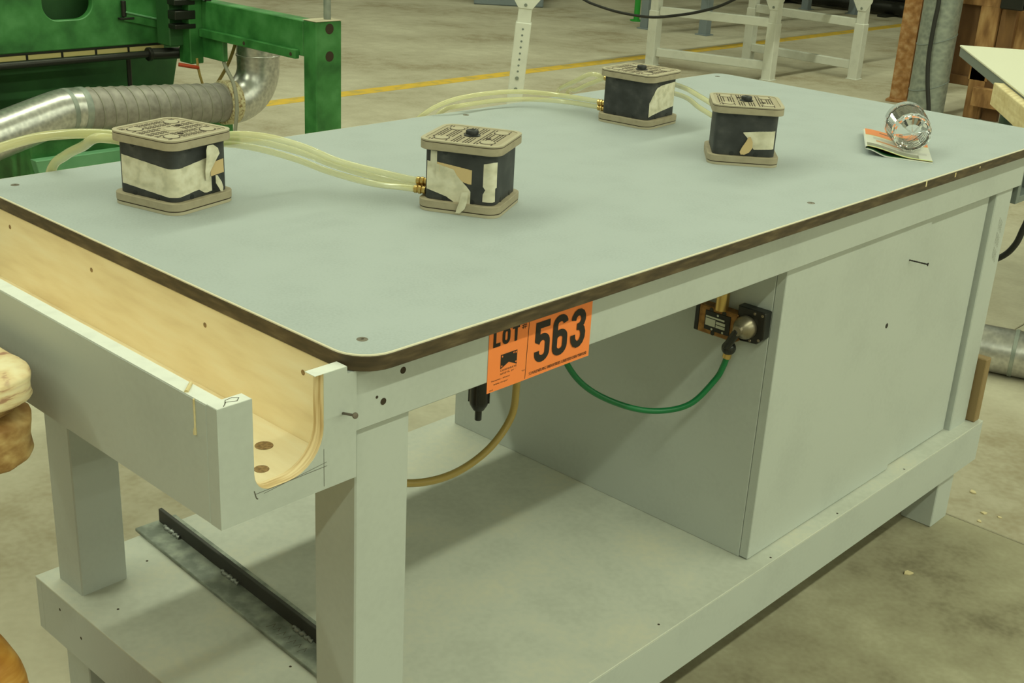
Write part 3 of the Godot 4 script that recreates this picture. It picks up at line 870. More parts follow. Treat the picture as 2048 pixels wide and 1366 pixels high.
	obj("bowl", f, M.black_gloss, filt)
	for k in 4:
		var a = TAU * k / 4.0 + 0.6
		obj("rib", box_of(-0.002, 0.002, 0.600, 0.667, -0.0012, 0.0012, 0.0005), M.black_gloss, filt).transform = Transform3D(Basis(Vector3.UP, a), Vector3(0.4985 + 0.0152 * cos(a), 0, -0.3 - 0.0152 * sin(a)))

# ---------------------------------------------------------------- things on and under the bench
func ribbon(pts: Array, w: float, closed = false) -> Array:     # pen stroke as quads in the plane
	var out = []
	var m = pts.size()
	var L = []
	var R = []
	for i in m:
		var p: Vector2 = pts[i]
		var a: Vector2 = pts[(i - 1 + m) % m] if (closed or i > 0) else p
		var b: Vector2 = pts[(i + 1) % m] if (closed or i < m - 1) else p
		var d1 = (p - a).normalized() if a != p else (b - p).normalized()
		var d2 = (b - p).normalized() if b != p else d1
		var n1 = Vector2(-d1.y, d1.x)
		var n2 = Vector2(-d2.y, d2.x)
		var q = (n1 + n2) / maxf(1.0 + n1.dot(n2), 0.3) * w * 0.5
		L.append(p + q); R.append(p - q)
	for i in (m if closed else m - 1):
		var j = (i + 1) % m
		out.append([L[i], L[j], R[j], R[i]])
	return out

func arc(c: Vector2, rx: float, ry: float, a0: float, a1: float, k = 10) -> Array:
	var o = []
	for i in k + 1:
		var t = deg_to_rad(lerpf(a0, a1, float(i) / k))
		o.append(c + Vector2(cos(t) * rx, sin(t) * ry))
	return o

func ink(quads: Array, z = 0.0) -> MB:        # flat print, a hair proud of the paper
	var m = MB.new()
	var lift = 0.0
	for q in quads:
		var p = []
		lift += 0.000004
		for k in q: p.append(Vector3(k.x, k.y, z + lift))
		for i in range(1, p.size() - 1): m.tri(p[0], p[i], p[i + 1], Vector3.BACK, Vector3.BACK, Vector3.BACK)
	return m

func text(parent: Node, called: String, s: String, x: float, y: float, width: float, height: float, m: Material, bold = false):
	var f = SystemFont.new()
	f.font_names = PackedStringArray(["Droid Sans"])
	f.font_weight = 700 if bold else 400
	var t = TextMesh.new()
	t.text = s
	t.font = f
	t.font_size = 32
	t.pixel_size = 0.001
	t.depth = 0.0
	t.curve_step = 2.0
	t.horizontal_alignment = HORIZONTAL_ALIGNMENT_LEFT
	t.vertical_alignment = VERTICAL_ALIGNMENT_CENTER
	var o = obj(called, t, m, parent)
	var bb = t.get_aabb()
	var sx = width / maxf(bb.size.x, 1e-4)
	var sy = height / maxf(bb.size.y, 1e-4)
	o.transform = Transform3D(Basis.from_scale(Vector3(sx, sy, 1)), Vector3(x - bb.position.x * sx, y - bb.position.y * sy, 0.0006))
	return o

func lot_tag():
	var T = thing("lot_tag", "orange auction lot tag with black number 563 stuck on the bench apron", "tag", Vector3(0.2229, 0.789, -0.0246))
	var W = 0.1945
	var H = 0.0895
	var rows = []
	var outs = []
	for i in 9:
		var r = []
		var q = []
		for j in 9:
			var x = W * j / 8.0
			var yy = H * (1.0 - i / 8.0)
			r.append(Vector3(x, yy, 0.0004 * sin(x * 30.0) * (1.0 - yy / H))); q.append(Vector3.BACK)
		rows.append(r); outs.append(q)
	var m = MB.new()
	m.sheet(rows, 0.0003, outs)
	obj("paper", m, M.orange_paper, T)
	var Z = 0.0008
	var w = 0.0048
	var lot = []
	lot += ribbon([Vector2(0.0098, 0.0802), Vector2(0.0098, 0.0612), Vector2(0.0200, 0.0612)], w)
	lot += ribbon(arc(Vector2(0.0302, 0.0660), 0.0046, 0.0048, 180, 360) + arc(Vector2(0.0302, 0.0732), 0.0046, 0.0048, 0, 180), w, true)
	lot += ribbon([Vector2(0.0475, 0.0588), Vector2(0.0475, 0.0754)], w)
	lot += ribbon([Vector2(0.0412, 0.0778), Vector2(0.0538, 0.0778)], w)
	for k in 2:
		lot += ribbon([Vector2(0.0598 + 0.0035 * k, 0.0712), Vector2(0.0618 + 0.0035 * k, 0.0785)], 0.0009)
		lot += ribbon([Vector2(0.0578, 0.0735 + 0.0026 * k), Vector2(0.0672, 0.0735 + 0.0026 * k)], 0.0009)
	obj("lot_lettering", ink(lot, Z), M.ink, T)
	var s = 0.0094
	var num = []
	# 5
	num += ribbon([Vector2(0.1115, 0.0682), Vector2(0.0890, 0.0682), Vector2(0.0884, 0.0470)], s)
	num += ribbon([Vector2(0.0884, 0.0440)] + arc(Vector2(0.0982, 0.0430), 0.0094, 0.0085, 150, 0) + arc(Vector2(0.0978, 0.0305), 0.0098, 0.0085, 0, -180) + [Vector2(0.0880, 0.0335)], s)
	# 6
	num += ribbon(arc(Vector2(0.1322, 0.0610), 0.0098, 0.0078, 0, 180) + arc(Vector2(0.1320, 0.0305), 0.0098, 0.0085, 180, 360) + arc(Vector2(0.1320, 0.0410), 0.0098, 0.0078, 0, 172), s)
	# 3
	num += ribbon(arc(Vector2(0.1678, 0.0585), 0.0098, 0.0100, 180, -90) + [Vector2(0.1650, 0.0485)], s)
	num += ribbon([Vector2(0.1650, 0.0485)] + arc(Vector2(0.1678, 0.0360), 0.0102, 0.0125, 90, -180) + [Vector2(0.1576, 0.0385)], s)
	obj("number_lettering", ink(num, Z), M.ink, T)
	obj("divider_line", ink(ribbon([Vector2(0.0713, H - 0.002), Vector2(0.0684, 0.0015)], 0.0008), Z), M.ink, T)
	var logo = ink([[Vector2(0.0220, 0.0270), Vector2(0.0220, 0.0462), Vector2(0.0368, 0.0462), Vector2(0.0368, 0.0335)], [Vector2(0.0514, 0.0270), Vector2(0.0514, 0.0462), Vector2(0.0368, 0.0462), Vector2(0.0368, 0.0335)]], Z)
	var lg = obj("logo", logo, M.ink, T)
	for p in [[0.0245, 0.0436], [0.0489, 0.0436], [0.0240, 0.0308], [0.0494, 0.0308], [0.0450, 0.0440]]:
		var st = []
		for k in 5:
			var a = TAU * k / 5.0 + PI * 0.5
			var c = Vector2(p[0], p[1])
			st.append([c, c + Vector2(cos(a - 0.6), sin(a - 0.6)) * 0.0008, c + Vector2(cos(a), sin(a)) * 0.0017, c + Vector2(cos(a + 0.6), sin(a + 0.6)) * 0.0008])
		obj("logo_star", ink(st, Z + 0.0003), M.orange_paper, lg)
	text(T, "small_print", "CORPORATE", 0.0225, 0.0234, 0.0290, 0.0026, M.ink, true)
	text(T, "small_print", "ASSETS, INC", 0.0220, 0.0188, 0.0290, 0.0026, M.ink, true)
	text(T, "small_print", "Toronto - Montreal - Chicago", 0.0066, 0.0128, 0.0610, 0.0026, M.ink, true)
	text(T, "small_print", "www.corpassets.com", 0.0110, 0.0076, 0.0450, 0.0026, M.ink, true)
	text(T, "small_print", "1064", 0.0037, 0.0018, 0.0072, 0.0018, M.ink)
	text(T, "small_print", "SONNENBURG INDUSTRIES LIMITED/CRAFTWOOD", 0.0755, 0.0042, 0.1135, 0.0040, M.ink, true)

func booklet_texture() -> ImageTexture:
	var im = Image.create(256, 384, false, Image.FORMAT_RGB8)
	im.fill(g8(228, 228, 218))
	# u across, v along: v = 0 at the near (open) edge
	im.fill_rect(Rect2i(0, 0, 256, 16), g8(206, 226, 168))
	im.fill_rect(Rect2i(0, 16, 256, 60), g8(138, 138, 122))
	im.fill_rect(Rect2i(206, 16, 50, 120), g8(222, 222, 216))
	for k in 9: im.fill_rect(Rect2i(60, 84 + k * 4, 180, 1), g8(150, 146, 136))
	im.fill_rect(Rect2i(40, 130, 120, 34), g8(222, 160, 112))
	for k in 10: im.fill_rect(Rect2i(30, 176 + k * 5, 200 - (k * 37) % 60, 2), g8(160, 156, 148))
	im.fill_rect(Rect2i(0, 244, 256, 10), g8(206, 196, 120))
	im.fill_rect(Rect2i(0, 254, 256, 130), g8(242, 140, 74))
	for k in 30: im.fill_rect(Rect2i(60 + k * 3, 330 - k, 26, 10), g8(46, 40, 36))
	return ImageTexture.create_from_image(im)

func booklet_and_glass():
	var e1 = Vector3(0.871, 0, -0.491)
	var e2 = Vector3(0.32, 0, 0.947)
	var nr = Vector3(1.4645, 0.9002, -0.056)
	var B = thing("booklet", "folded white and orange booklet lying open under the cut glass tumbler", "booklet")
	var cover = mat(Color.WHITE, 0.35)
	cover.albedo_texture = booklet_texture()
	var L = 0.20
	var W = 0.125
	var mk = func(lift: float, base: float, sh: float, reach: float) -> Array:
		var rows = []
		var outs = []
		for i in 13:
			var r = []
			var q = []
			for j in 17:
				var t = j / 16.0          # 0 at the left fold, 1 at the right edge
				var v = i / 12.0
				var hump = lift * (1.0 - smoothstep(0.0, reach, t)) * (1.0 - 0.3 * v)
				r.append(nr - e2 * W * (1.0 - t) + e1 * (L * v + sh) + Vector3(0, base + hump, 0)); q.append(Vector3.UP)
			rows.append(r); outs.append(q)
		return [rows, outs]
	var bs = mk.call(0.0108, 0.0, -0.0055, 0.34)
	var m = MB.new()
	m.sheet(bs[0], 0.0009, bs[1])
	obj("bottom_page", m, M.paint_white, B)
	var inner = mat(g8(52, 118, 70), 0.5)
	var ms = mk.call(0.0110, 0.0012, 0.003, 0.36)
	m = MB.new()
	m.sheet(ms[0], 0.0005, ms[1])
	obj("inner_page", m, inner, B)
	var ts = mk.call(0.0135, 0.0026, 0.0, 0.72)
	m = MB.new()
	m.sheet(ts[0], 0.0007, ts[1])
	obj("cover", m, cover, B)
	# fold joining the sheets on the left
	var rows = []
	var outs = []
	for i in 13:
		var r = []
		var q = []
		var hi: Vector3 = ts[0][i][0]
		var lo: Vector3 = bs[0][i][0]
		for k in 7:
			var a = PI * k / 6.0
			var c = (hi + lo) * 0.5
			var hh = (hi.y - lo.y) * 0.5
			var d = Vector3(0, cos(a), 0) * hh - e2 * sin(a) * (hh * 0.9 + 0.001)
			r.append(c + d); q.append((Vector3(0, cos(a), 0) - e2 * sin(a)).normalized())
		rows.append(r); outs.append(q)
	m = MB.new()
	m.sheet(rows, 0.0005, outs)
	obj("fold", m, M.paint_white, B)

	var G = thing("tumbler", "cut glass tumbler lying on its side on the folded booklet", "glass")
	var base = Vector3(1.4885, 0.9425, -0.1165)
	var ax = Vector3(0.815, 0.048, -0.578).normalized()
	m = MB.new()
	m.xf = along(base, base + ax)
	var prof = [Vector2(0, 0.004), Vector2(0.018, 0.003), Vector2(0.028, 0.0008), Vector2(0.0325, 0.0), Vector2(0.0355, 0.002), Vector2(0.0370, 0.006)]
	for i in 15: prof.append(Vector2(0.0372 + 0.0035 * i / 15.0 + (0.0009 if i % 2 else -0.0007), 0.010 + i * 0.0045))
	prof.append_array([Vector2(0.0410, 0.080), Vector2(0.0416, 0.098), Vector2(0.0410, 0.0995), Vector2(0.0398, 0.098), Vector2(0.0385, 0.080), Vector2(0.0345, 0.020), Vector2(0.031, 0.015), Vector2(0, 0.013)])
	# facets: the profile turned in 16 flats with cut flutes
	var seg = 32
	for i in prof.size() - 1:
		for k in seg:
			var f = func(p: Vector2, kk: int, cutting: bool) -> Vector3:
				var a = TAU * kk / seg
				var r = p.x * (0.965 if (cutting and kk % 2 == 1) else 1.0)
				return Vector3(r * cos(a), p.y, r * sin(a))
			var cut = i >= 3 and i < 21
			var A = f.call(prof[i], k, cut)
			var Bq = f.call(prof[i], k + 1, cut)
			var C = f.call(prof[i + 1], k + 1, cut)
			var D = f.call(prof[i + 1], k, cut)
			var dd = prof[i + 1] - prof[i]
			var nn2 = Vector2(dd.y, -dd.x).normalized()
			var am = TAU * (k + 0.5) / seg
			var nn = Vector3(nn2.x * cos(am), nn2.y, nn2.x * sin(am))
			if prof[i].x > 1e-6:
				var g = (Bq - A).cross(C - A).normalized()
				if g.dot(nn) < 0.0: g = -g
				m.tri(A, Bq, C, g, g, g)
			if prof[i + 1].x > 1e-6:
				var g = (C - A).cross(D - A).normalized()
				if g.dot(nn) < 0.0: g = -g
				m.tri(A, C, D, g, g, g)
			elif prof[i].x <= 1e-6: pass
	obj("glass_body", m, M.glass, G)
	# star cut into the base
	for k in 8:
		var a = TAU * k / 8.0
		var s = MB.new()
		s.xf = along(base, base + ax)
		s.xf.basis = s.xf.basis * Basis(Vector3.UP, a)
		s.box(Vector3(0.014, 0.0022, 0), Vector3(0.022, 0.0016, 0.0022), 0.0007)
		obj("star_cut", s, M.glass, G)

func valve():
	var T = thing("valve", "brass air valve with black nameplate and round knob on the cupboard side", "valve")
	var x = 0.938
	obj("brass_plate", box_of(x - 0.024, x, 0.6555, 0.7060, -0.182, -0.104, 0.002), M.brass_body, T)
	obj("dark_end", box_of(x - 0.022, x, 0.6550, 0.7050, -0.1915, -0.182, 0.0015), M.black_gloss, T)
	var fl = MB.new()
	fl.xf = Transform3D(Basis(Vector3(0, 0, 1), Vector3(-1, 0, 0), Vector3(0, -1, 0)), Vector3(x, 0.694, -0.0815))
	fl.prism(poly([-0.0265, -0.0285, 0.026, -0.0285, 0.0275, -0.027, 0.0275, 0.018, 0.016, 0.030, -0.016, 0.033, -0.0265, 0.020]), 0.0, 0.020, 0.0015)
	obj("black_flange", fix_mirror(fl), M.black_gloss, T)
	var np_ = obj("nameplate", box_of(x - 0.0254, x - 0.0238, 0.6640, 0.6985, -0.168, -0.117, 0.0004), M.black_gloss, T)
	obj("label_field", box_of(x - 0.0258, x - 0.0252, 0.6720, 0.6850, -0.166, -0.146, 0.0002), M.plate_white, np_)
	obj("label_field", box_of(x - 0.0258, x - 0.0252, 0.6720, 0.6770, -0.1445, -0.126, 0.0002), M.plate_white, np_)
	obj("label_field", box_of(x - 0.0258, x - 0.0252, 0.6785, 0.6835, -0.1445, -0.126, 0.0002), M.plate_white, np_)
	obj("label_field", box_of(x - 0.0258, x - 0.0252, 0.6865, 0.6895, -0.166, -0.128, 0.0002), M.plate_white, np_)
	for s in [[0.694, -0.1425], [0.667, -0.152], [0.6665, -0.130]]:
		obj("rivet", rod(Vector3(x - 0.0256, s[0], s[1]), Vector3(x - 0.0246, s[0], s[1]), 0.0022, 10, 0.0003), M.plate_white, np_)
	for s in [[0.700, -0.157], [0.701, -0.131], [0.660, -0.150]]:
		obj("bolt", rod(Vector3(x - 0.0246, s[0], s[1]), Vector3(x - 0.0238, s[0], s[1]), 0.0042, 12, 0.0002), M.black_gloss, T)
	for s in [[0.716, -0.060], [0.716, -0.075], [0.672, -0.062], [0.667, -0.078]]:
		obj("bolt", rod(Vector3(x - 0.0205, s[0], s[1]), Vector3(x - 0.0192, s[0], s[1]), 0.0026, 10, 0.0003), M.knob_metal, T)
	var k = MB.new()
	k.xf = along(Vector3(x - 0.019, 0.690, -0.0865), Vector3(x - 0.06, 0.6875, -0.0885))
	k.lathe([Vector2(0.0, 0.0), Vector2(0.0195, 0.0), Vector2(0.0205, 0.003), Vector2(0.0205, 0.007), Vector2(0.0195, 0.012), Vector2(0.0165, 0.018), Vector2(0.011, 0.022), Vector2(0.0085, 0.024), Vector2(0.0085, 0.030), Vector2(0, 0.030)], 28)
	obj("round_knob", k, M.knob_metal, T)
	obj("elbow_arm", rod(Vector3(0.895, 0.6885, -0.089), Vector3(0.895, 0.652, -0.108), 0.0072, 14), M.black_gloss, T)
	var b = MB.new()
	b.xf.origin = Vector3(0.9045, 0.648, -0.1085)
	var pr = []
	for i in 11:
		var a = -PI * 0.5 + PI * i / 10.0
		pr.append(Vector2(maxf(0.0125 * cos(a), 0.0), 0.0125 * sin(a)))
	b.lathe(pr, 22)
	obj("elbow_ball", b, M.black_gloss, T)
	obj("collar", rod(Vector3(0.905, 0.640, -0.109), Vector3(0.905, 0.629, -0.111), 0.0075, 16), M.brass, T)
	obj("top_fitting", rod(Vector3(0.918, 0.704, -0.140), Vector3(0.918, 0.760, -0.140), 0.0115, 8), M.brass, T)

func steel_bar():
	var S = thing("steel_bar", "grey steel flat bar with a welded upright rib lying on the bench shelf", "steel bar")
	var a = Vector3(0.232, 0.2494, -0.838)
	var d = Vector3(0.208 - 0.232, 0, -0.33 + 0.838).normalized()
	var L = 0.66
	var bs = Basis(d.cross(Vector3.UP).normalized() * -1.0, Vector3.UP, d)
	bs = Basis(Vector3.UP.cross(d), Vector3.UP, d)
	var t = Transform3D(bs, a)
	var m = MB.new(); m.xf = t
	m.bar(-0.040, 0.040, 0.0, 0.0065, 0.0, L, 0.001)
	obj("flat_bar", m, M.steel, S)
	m = MB.new(); m.xf = t
	m.bar(0.004, 0.011, 0.0065, 0.0330, 0.006, L, 0.0008)
	obj("upright_rib", m, M.steel_dark, S)
	for z in [0.03, 0.22, 0.43]:
		m = MB.new(); m.xf = t
		var p = []
		for i in 13: p.append(Vector3(0.002 + 0.002 * sin(i * 2.1), 0.0078 + 0.001 * sin(i * 1.3), z + i * 0.0042))
		m.tube(p, func(s, q): return 0.0042 + 0.0014 * sin(s * 900.0), 8)
		obj("weld_bead", m, M.weld, S)
	var w = []
	for k in 7:
		var z = 0.40 + k * 0.014
		w += ribbon([Vector2(-0.030 + 0.004 * (k % 2), -z), Vector2(-0.014, -z - 0.003), Vector2(-0.022, -z - 0.008)], 0.0012)
	var mk = obj("pencil_note", ink(w), M.pencil, S)
	mk.transform = t * Transform3D(Basis(Vector3(1, 0, 0), Vector3(0, 0, -1), Vector3(0, 1, 0)), Vector3(0, 0.0067, 0))

func bench_things():
	lot_tag()
	booklet_and_glass()
	valve()
	steel_bar()
	tag(obj("offcut", box_of(1.846, 1.872, 0.2497, 0.405, -0.070, -0.014, 0.002), M.brown_board), "narrow brown board offcut standing behind the bench's far front leg", "board")

# ---------------------------------------------------------------- green machine
func machine():
	var G = thing("woodworking_machine", "large green woodworking machine standing behind the bench", "machine")
	var p = MB.new()
	p.bar(1.788, 1.896, 0.0, 0.8665, -2.410, -2.341, 0.004)
	var post = obj("post", p, M.green, G)
	for y in [0.842, 0.7525]:
		obj("bolt_hole", rod(Vector3(1.8438, y, -2.3412), Vector3(1.8438, y, -2.3402), 0.0172, 24, 0.0003), M.hole, post)
	obj("post_cap", box_of(1.787, 1.897, 0.8660, 0.8685, -2.411, -2.340, 0.001), M.beige_pale, post)
	obj("beam", box_of(1.788, 1.846, 0.747, 0.864, -3.02, -2.4105, 0.003), M.green, G)
	var rail = obj("side_rail", box_of(1.770, 1.788, 0.737, 0.767, -2.995, -2.431, 0.002), M.green, G)
	for z in [-2.455, -2.72]: obj("rail_bolt", rod(Vector3(1.7695, 0.75, z), Vector3(1.7705, 0.75, z), 0.007, 12, 0.0002), M.hole, rail)
	obj("under_block", box_of(1.788, 1.81, 0.662, 0.747, -3.03, -2.875, 0.003), M.green, G)
	obj("bracket", box_of(1.735, 1.79, 0.64, 1.05, -3.075, -3.0, 0.003), M.green, G)
	obj("slide_block", box_of(1.68, 1.74, 0.70, 1.05, -3.13, -3.045, 0.004), M.green_deep, G)
	for q in [[0.86, 0.02], [0.815, 0.03], [0.775, 0.016]]:
		obj("slide_gib", box_of(1.676, 1.76, q[0] - q[1] * 0.5, q[0] + q[1] * 0.5, -3.046, -2.996, 0.002), M.iron, G)
	obj("slide_cap", box_of(1.73, 1.80, 0.868, 0.885, -3.08, -2.97, 0.002), M.green_deep, G)
	obj("screw_column", rod(Vector3(1.80, 0.77, -2.975), Vector3(1.80, 0.88, -2.975), 0.012, 14), M.iron, G)
	# hood panel with a hand hole
	var zb = -3.16
	var h = []
	h.append_array([0.2, 0.698, 1.735, 0.698, 1.735, 1.02, 1.4515, 1.02])
	h.append_array([1.4515, 0.865])
	for i in 9:
		var t = PI * 0.5 * i / 8.0
		h.append_array([1.4515 - 0.062 * (1.0 - cos(t)), 0.853 - 0.055 * sin(t)])
	for i in 9:
		var t = PI * 0.5 * i / 8.0
		h.append_array([1.319 - 0.052 * sin(t), 0.853 - 0.055 * cos(t)])
	h.append_array([1.267, 1.02, 0.2, 1.02])
	var hood = MB.new()
	hood.xf = Transform3D(Basis(Vector3(1, 0, 0), Vector3(0, 0, 1), Vector3(0, 1, 0)), Vector3(0, 0, zb))
	hood.prism(poly(h), -0.03, 0.0, 0.003)
	var hp = obj("hood_panel", fix_mirror(hood), M.green, G)
	obj("hand_hole_back", box_of(1.22, 1.50, 0.76, 1.02, zb - 0.12, zb - 0.10, 0.002), M.green_deep, hp)
	obj("hood_top", box_of(0.2, 1.735, 1.02, 1.30, -4.0, zb, 0.004), M.green, G)
	var sr = MB.new()
	sr.xf = Transform3D(Basis(Vector3.BACK, -0.238), Vector3(1.652, 0.796, zb + 0.010))
	sr.box(Vector3.ZERO, Vector3(0.171, 0.006, 0.022), 0.001)
	var lb = MB.new()
	lb.xf = sr.xf
	lb.box(Vector3(0.0, -0.017, -0.003), Vector3(0.171, 0.028, 0.014), 0.001)
	obj("ledge_bar", lb, M.green, G)
	obj("ledge_rib", sr, M.green_pale, G)
	obj("hinge_pin", rod(Vector3(1.566, 0.80, zb + 0.008), Vector3(1.566, 0.855, zb + 0.008), 0.009, 12), M.iron, G)
	obj("hinge_plate", box_of(1.545, 1.60, 0.79, 0.797, zb, zb + 0.02, 0.001), M.iron, G)
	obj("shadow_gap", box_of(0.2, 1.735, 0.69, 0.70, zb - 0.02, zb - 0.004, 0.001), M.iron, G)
	obj("bristle_strip", box_of(0.2, 1.73, 0.672, 0.689, zb - 0.03, zb - 0.008, 0.001), M.bristle, G)
	for k in 11:
		obj("strip_tab", box_of(0.30 + k * 0.128, 0.308 + k * 0.128, 0.671, 0.693, zb - 0.0085, zb - 0.006, 0.0005), M.iron, G)
	obj("roller_shaft", rod(Vector3(0.2, 0.667, -3.12), Vector3(1.66, 0.667, -3.12), 0.0125, 18), M.iron, G)
	obj("shaft_boss", rod(Vector3(1.64, 0.667, -3.12), Vector3(1.765, 0.667, -3.09), 0.0205, 20), M.iron, G)
	obj("shaft_collar", rod(Vector3(1.632, 0.667, -3.12), Vector3(1.645, 0.667, -3.12), 0.0245, 20), M.iron, G)
	# body below, set back
	var bd = MB.new()
	bd.xf = Transform3D(Basis(Vector3(1, 0, 0), Vector3(0, 0, 1), Vector3(0, 1, 0)), Vector3(0, 0, -3.40))
	bd.prism(poly([0.2, 0.30, 1.865, 0.30, 1.955, 0.69, 0.2, 0.69]), -0.5, 0.0, 0.004)
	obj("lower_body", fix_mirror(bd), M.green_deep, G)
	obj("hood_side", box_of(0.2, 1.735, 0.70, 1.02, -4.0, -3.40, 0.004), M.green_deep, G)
	obj("stay_rod", rod(Vector3(1.60, 0.30, -3.20), Vector3(1.60, 0.67, -3.20), 0.0085, 12), M.iron, G)
	obj("plinth", box_of(1.13, 1.95, 0.0, 0.435, -3.42, -3.06, 0.004), M.green, G)
	var sk = MB.new()
	sk.xf = Transform3D(Basis(Vector3(1, 0, 0), Vector3(0, 0, 1), Vector3(0, 1, 0)), Vector3(0, 0, -3.02))
	sk.prism(poly([1.20, 0.0, 1.95, 0.0, 1.95, 0.360, 1.125, 0.360]), -0.04, 0.0, 0.002)
	obj("base_skirt", fix_mirror(sk), M.green_pale, G)
	for q in [[0.3, -3.85], [1.8, -3.85], [0.3, -3.5]]:
		obj("rear_leg", box_of(q[0] - 0.04, q[0] + 0.04, 0.0, 0.31, q[1] - 0.04, q[1] + 0.04, 0.003), M.green_deep, G)
	obj("standpipe", rod(Vector3(1.862, 0.868, -2.375), Vector3(1.862, 1.35, -2.375), 0.0125, 16), M.galv_dull, G)

	# dust extraction duct along the front of the machine
	var D = thing("dust_duct", "galvanised dust duct with spiral pipe and shiny elbows in front of the green machine", "duct")
	var r = 0.0700
	var spiral = MB.new()
	var path = []
	for i in 361: path.append(Vector3(1.235, 0.546, -2.9).lerp(Vector3(1.815, 0.5105, -2.9), i / 360.0))
	spiral.tube(path, func(s, a): return r + 0.0010 * exp(-pow((fposmod(s / 0.042 - a / TAU, 1.0) - 0.5) / 0.09, 2.0)), 36)
	obj("spiral_pipe", spiral, M.duct, D)
	var seam = MB.new()
	var hx = []
	for i in 420:
		var sl = 0.58 * i / 419.0
		var an = TAU * sl / 0.042
		var cpt: Vector3 = Vector3(1.235, 0.546, -2.9).lerp(Vector3(1.815, 0.5105, -2.9), i / 419.0)
		hx.append(cpt + Vector3(0.0, cos(an), sin(an)) * 0.0712)
	seam.tube(hx, 0.0016, 5)
	obj("spiral_seam", seam, M.cable_grey, D)
	var el = MB.new()
	var ep = [Vector3(1.800, 0.5115, -2.9), Vector3(1.82, 0.5092, -2.9)]
	for i in 17:
		var t = PI * 0.5 * i / 16.0
		ep.append(Vector3(1.835 + 0.122 * sin(t), 0.6310 - 0.122 * cos(t), -2.9))
	ep.append(Vector3(1.957, 0.70, -2.9))
	el.tube(ep, 0.078, 32)
	obj("elbow", el, M.galv, D)
	obj("elbow_seam", rod(Vector3(1.957, 0.668, -2.9), Vector3(1.957, 0.675, -2.9), 0.0815, 32), M.galv, D)
	obj("upper_pipe", rod(Vector3(1.957, 0.672, -2.9), Vector3(1.957, 0.80, -2.9), 0.0770, 32), M.galv, D)
	obj("joint_band", rod(Vector3(1.792, 0.5118, -2.9), Vector3(1.842, 0.5090, -2.9), 0.0805, 32, 0.003), M.foil, D)
	var le = MB.new()
	le.tube(curve([Vector3(1.245, 0.5455, -2.9), Vector3(1.205, 0.5475, -2.9), Vector3(1.175, 0.5465, -2.898), Vector3(1.14, 0.541, -2.894), Vector3(1.05, 0.521, -2.887), Vector3(0.75, 0.452, -2.862)], 8), 0.0715, 32)
	obj("branch_elbow", le, M.galv, D)
	obj("branch_collar", rod(Vector3(1.228, 0.546, -2.9), Vector3(1.252, 0.545, -2.9), 0.0735, 32, 0.002), M.galv_dull, D)
	obj("branch_collar", rod(Vector3(1.180, 0.5465, -2.898), Vector3(1.198, 0.547, -2.899), 0.0730, 32, 0.002), M.galv_dull, D)
	# cables and pneumatic lines on the machine
	tag(obj("cable", hose(V([1.80, 0.660, -2.890, 1.80, 0.635, -2.872, 1.795, 0.59, -2.825, 1.789, 0.52, -2.80, 1.78, 0.44, -2.80, 1.77, 0.30, -2.82, 1.76, 0.02, -2.84]), 0.0068, 10), M.cable_grey), "grey cable hanging in front of the spiral duct", "cable")
	tag(obj("air_line", hose(V([1.76, 0.66, -3.0, 1.765, 0.62, -3.0, 1.775, 0.58, -3.0, 1.80, 0.53, -3.01, 1.86, 0.48, -3.05]), 0.0048, 10), M.hose_yellow), "thin yellow air line curving down from the red handle", "hose")
	tag(obj("air_line", hose(V([1.905, 0.75, -2.95, 1.905, 0.70, -2.97, 1.90, 0.64, -3.0, 1.875, 0.58, -3.02, 1.84, 0.52, -3.04]), 0.0062, 10), M.hose_yellow), "thicker yellow air line curving down beside the shiny elbow", "hose")
	var hd = MB.new()
	hd.tube(V([1.695, 0.640, -3.02, 1.715, 0.636, -3.01, 1.745, 0.630, -3.0, 1.765, 0.626, -3.0]), 0.007, 12)
	tag(obj("handle", hd, M.red), "red lever handle under the machine's beam bracket", "handle")

# ---------------------------------------------------------------- far things
func stand_leg(P: Node3D, p: Vector3, h: float, w: float, gusset_dir: Vector3, lean: Vector3, sleeve: float, flare: float):
	# square tube with an outer sleeve, an inner tube and a splayed top plate
	var up = (Vector3.UP * h + lean).normalized()
	var z = gusset_dir.normalized()
	var x = up.cross(z).normalized()
	z = x.cross(up)
	var t = Transform3D(Basis(x, up, z), p)
	var m = MB.new(); m.xf = t
	m.bar(-w * 0.5, w * 0.5, 0.0, sleeve, -w * 0.5, w * 0.5, 0.004)
	var L = obj("leg", m, M.white, P)
	m = MB.new(); m.xf = t
	m.bar(-w * 0.43, w * 0.43, sleeve - 0.01, h, -w * 0.43, w * 0.43, 0.003)
	obj("inner_tube", m, M.white, L)
	m = MB.new(); m.xf = t
	m.bar(-w * 0.6, w * 0.6, 0.0, 0.006, -w * 0.6, w * 0.6, 0.001)
	obj("foot_plate", m, M.white, L)
	m = MB.new(); m.xf = Transform3D(t.basis * Basis(Vector3(1, 0, 0), Vector3(0, 0, -1), Vector3(0, 1, 0)), t * Vector3(0, flare, w * 0.45))
	m.prism(poly([-w * 0.44, 0.0, w * 0.44, 0.0, w * 1.0, 0.07, w * 1.0, h - flare, -w * 1.0, h - flare, -w * 1.0, 0.07]), -0.004, 0.004, 0.001)
	obj("gusset", m, M.white, L)
	var c: Vector3 = t * Vector3(0, flare + 0.02, w * 0.5)
	obj("bolt", rod(c, c + t.basis.z * 0.006, 0.009, 12, 0.001), M.steel, L)
	return t

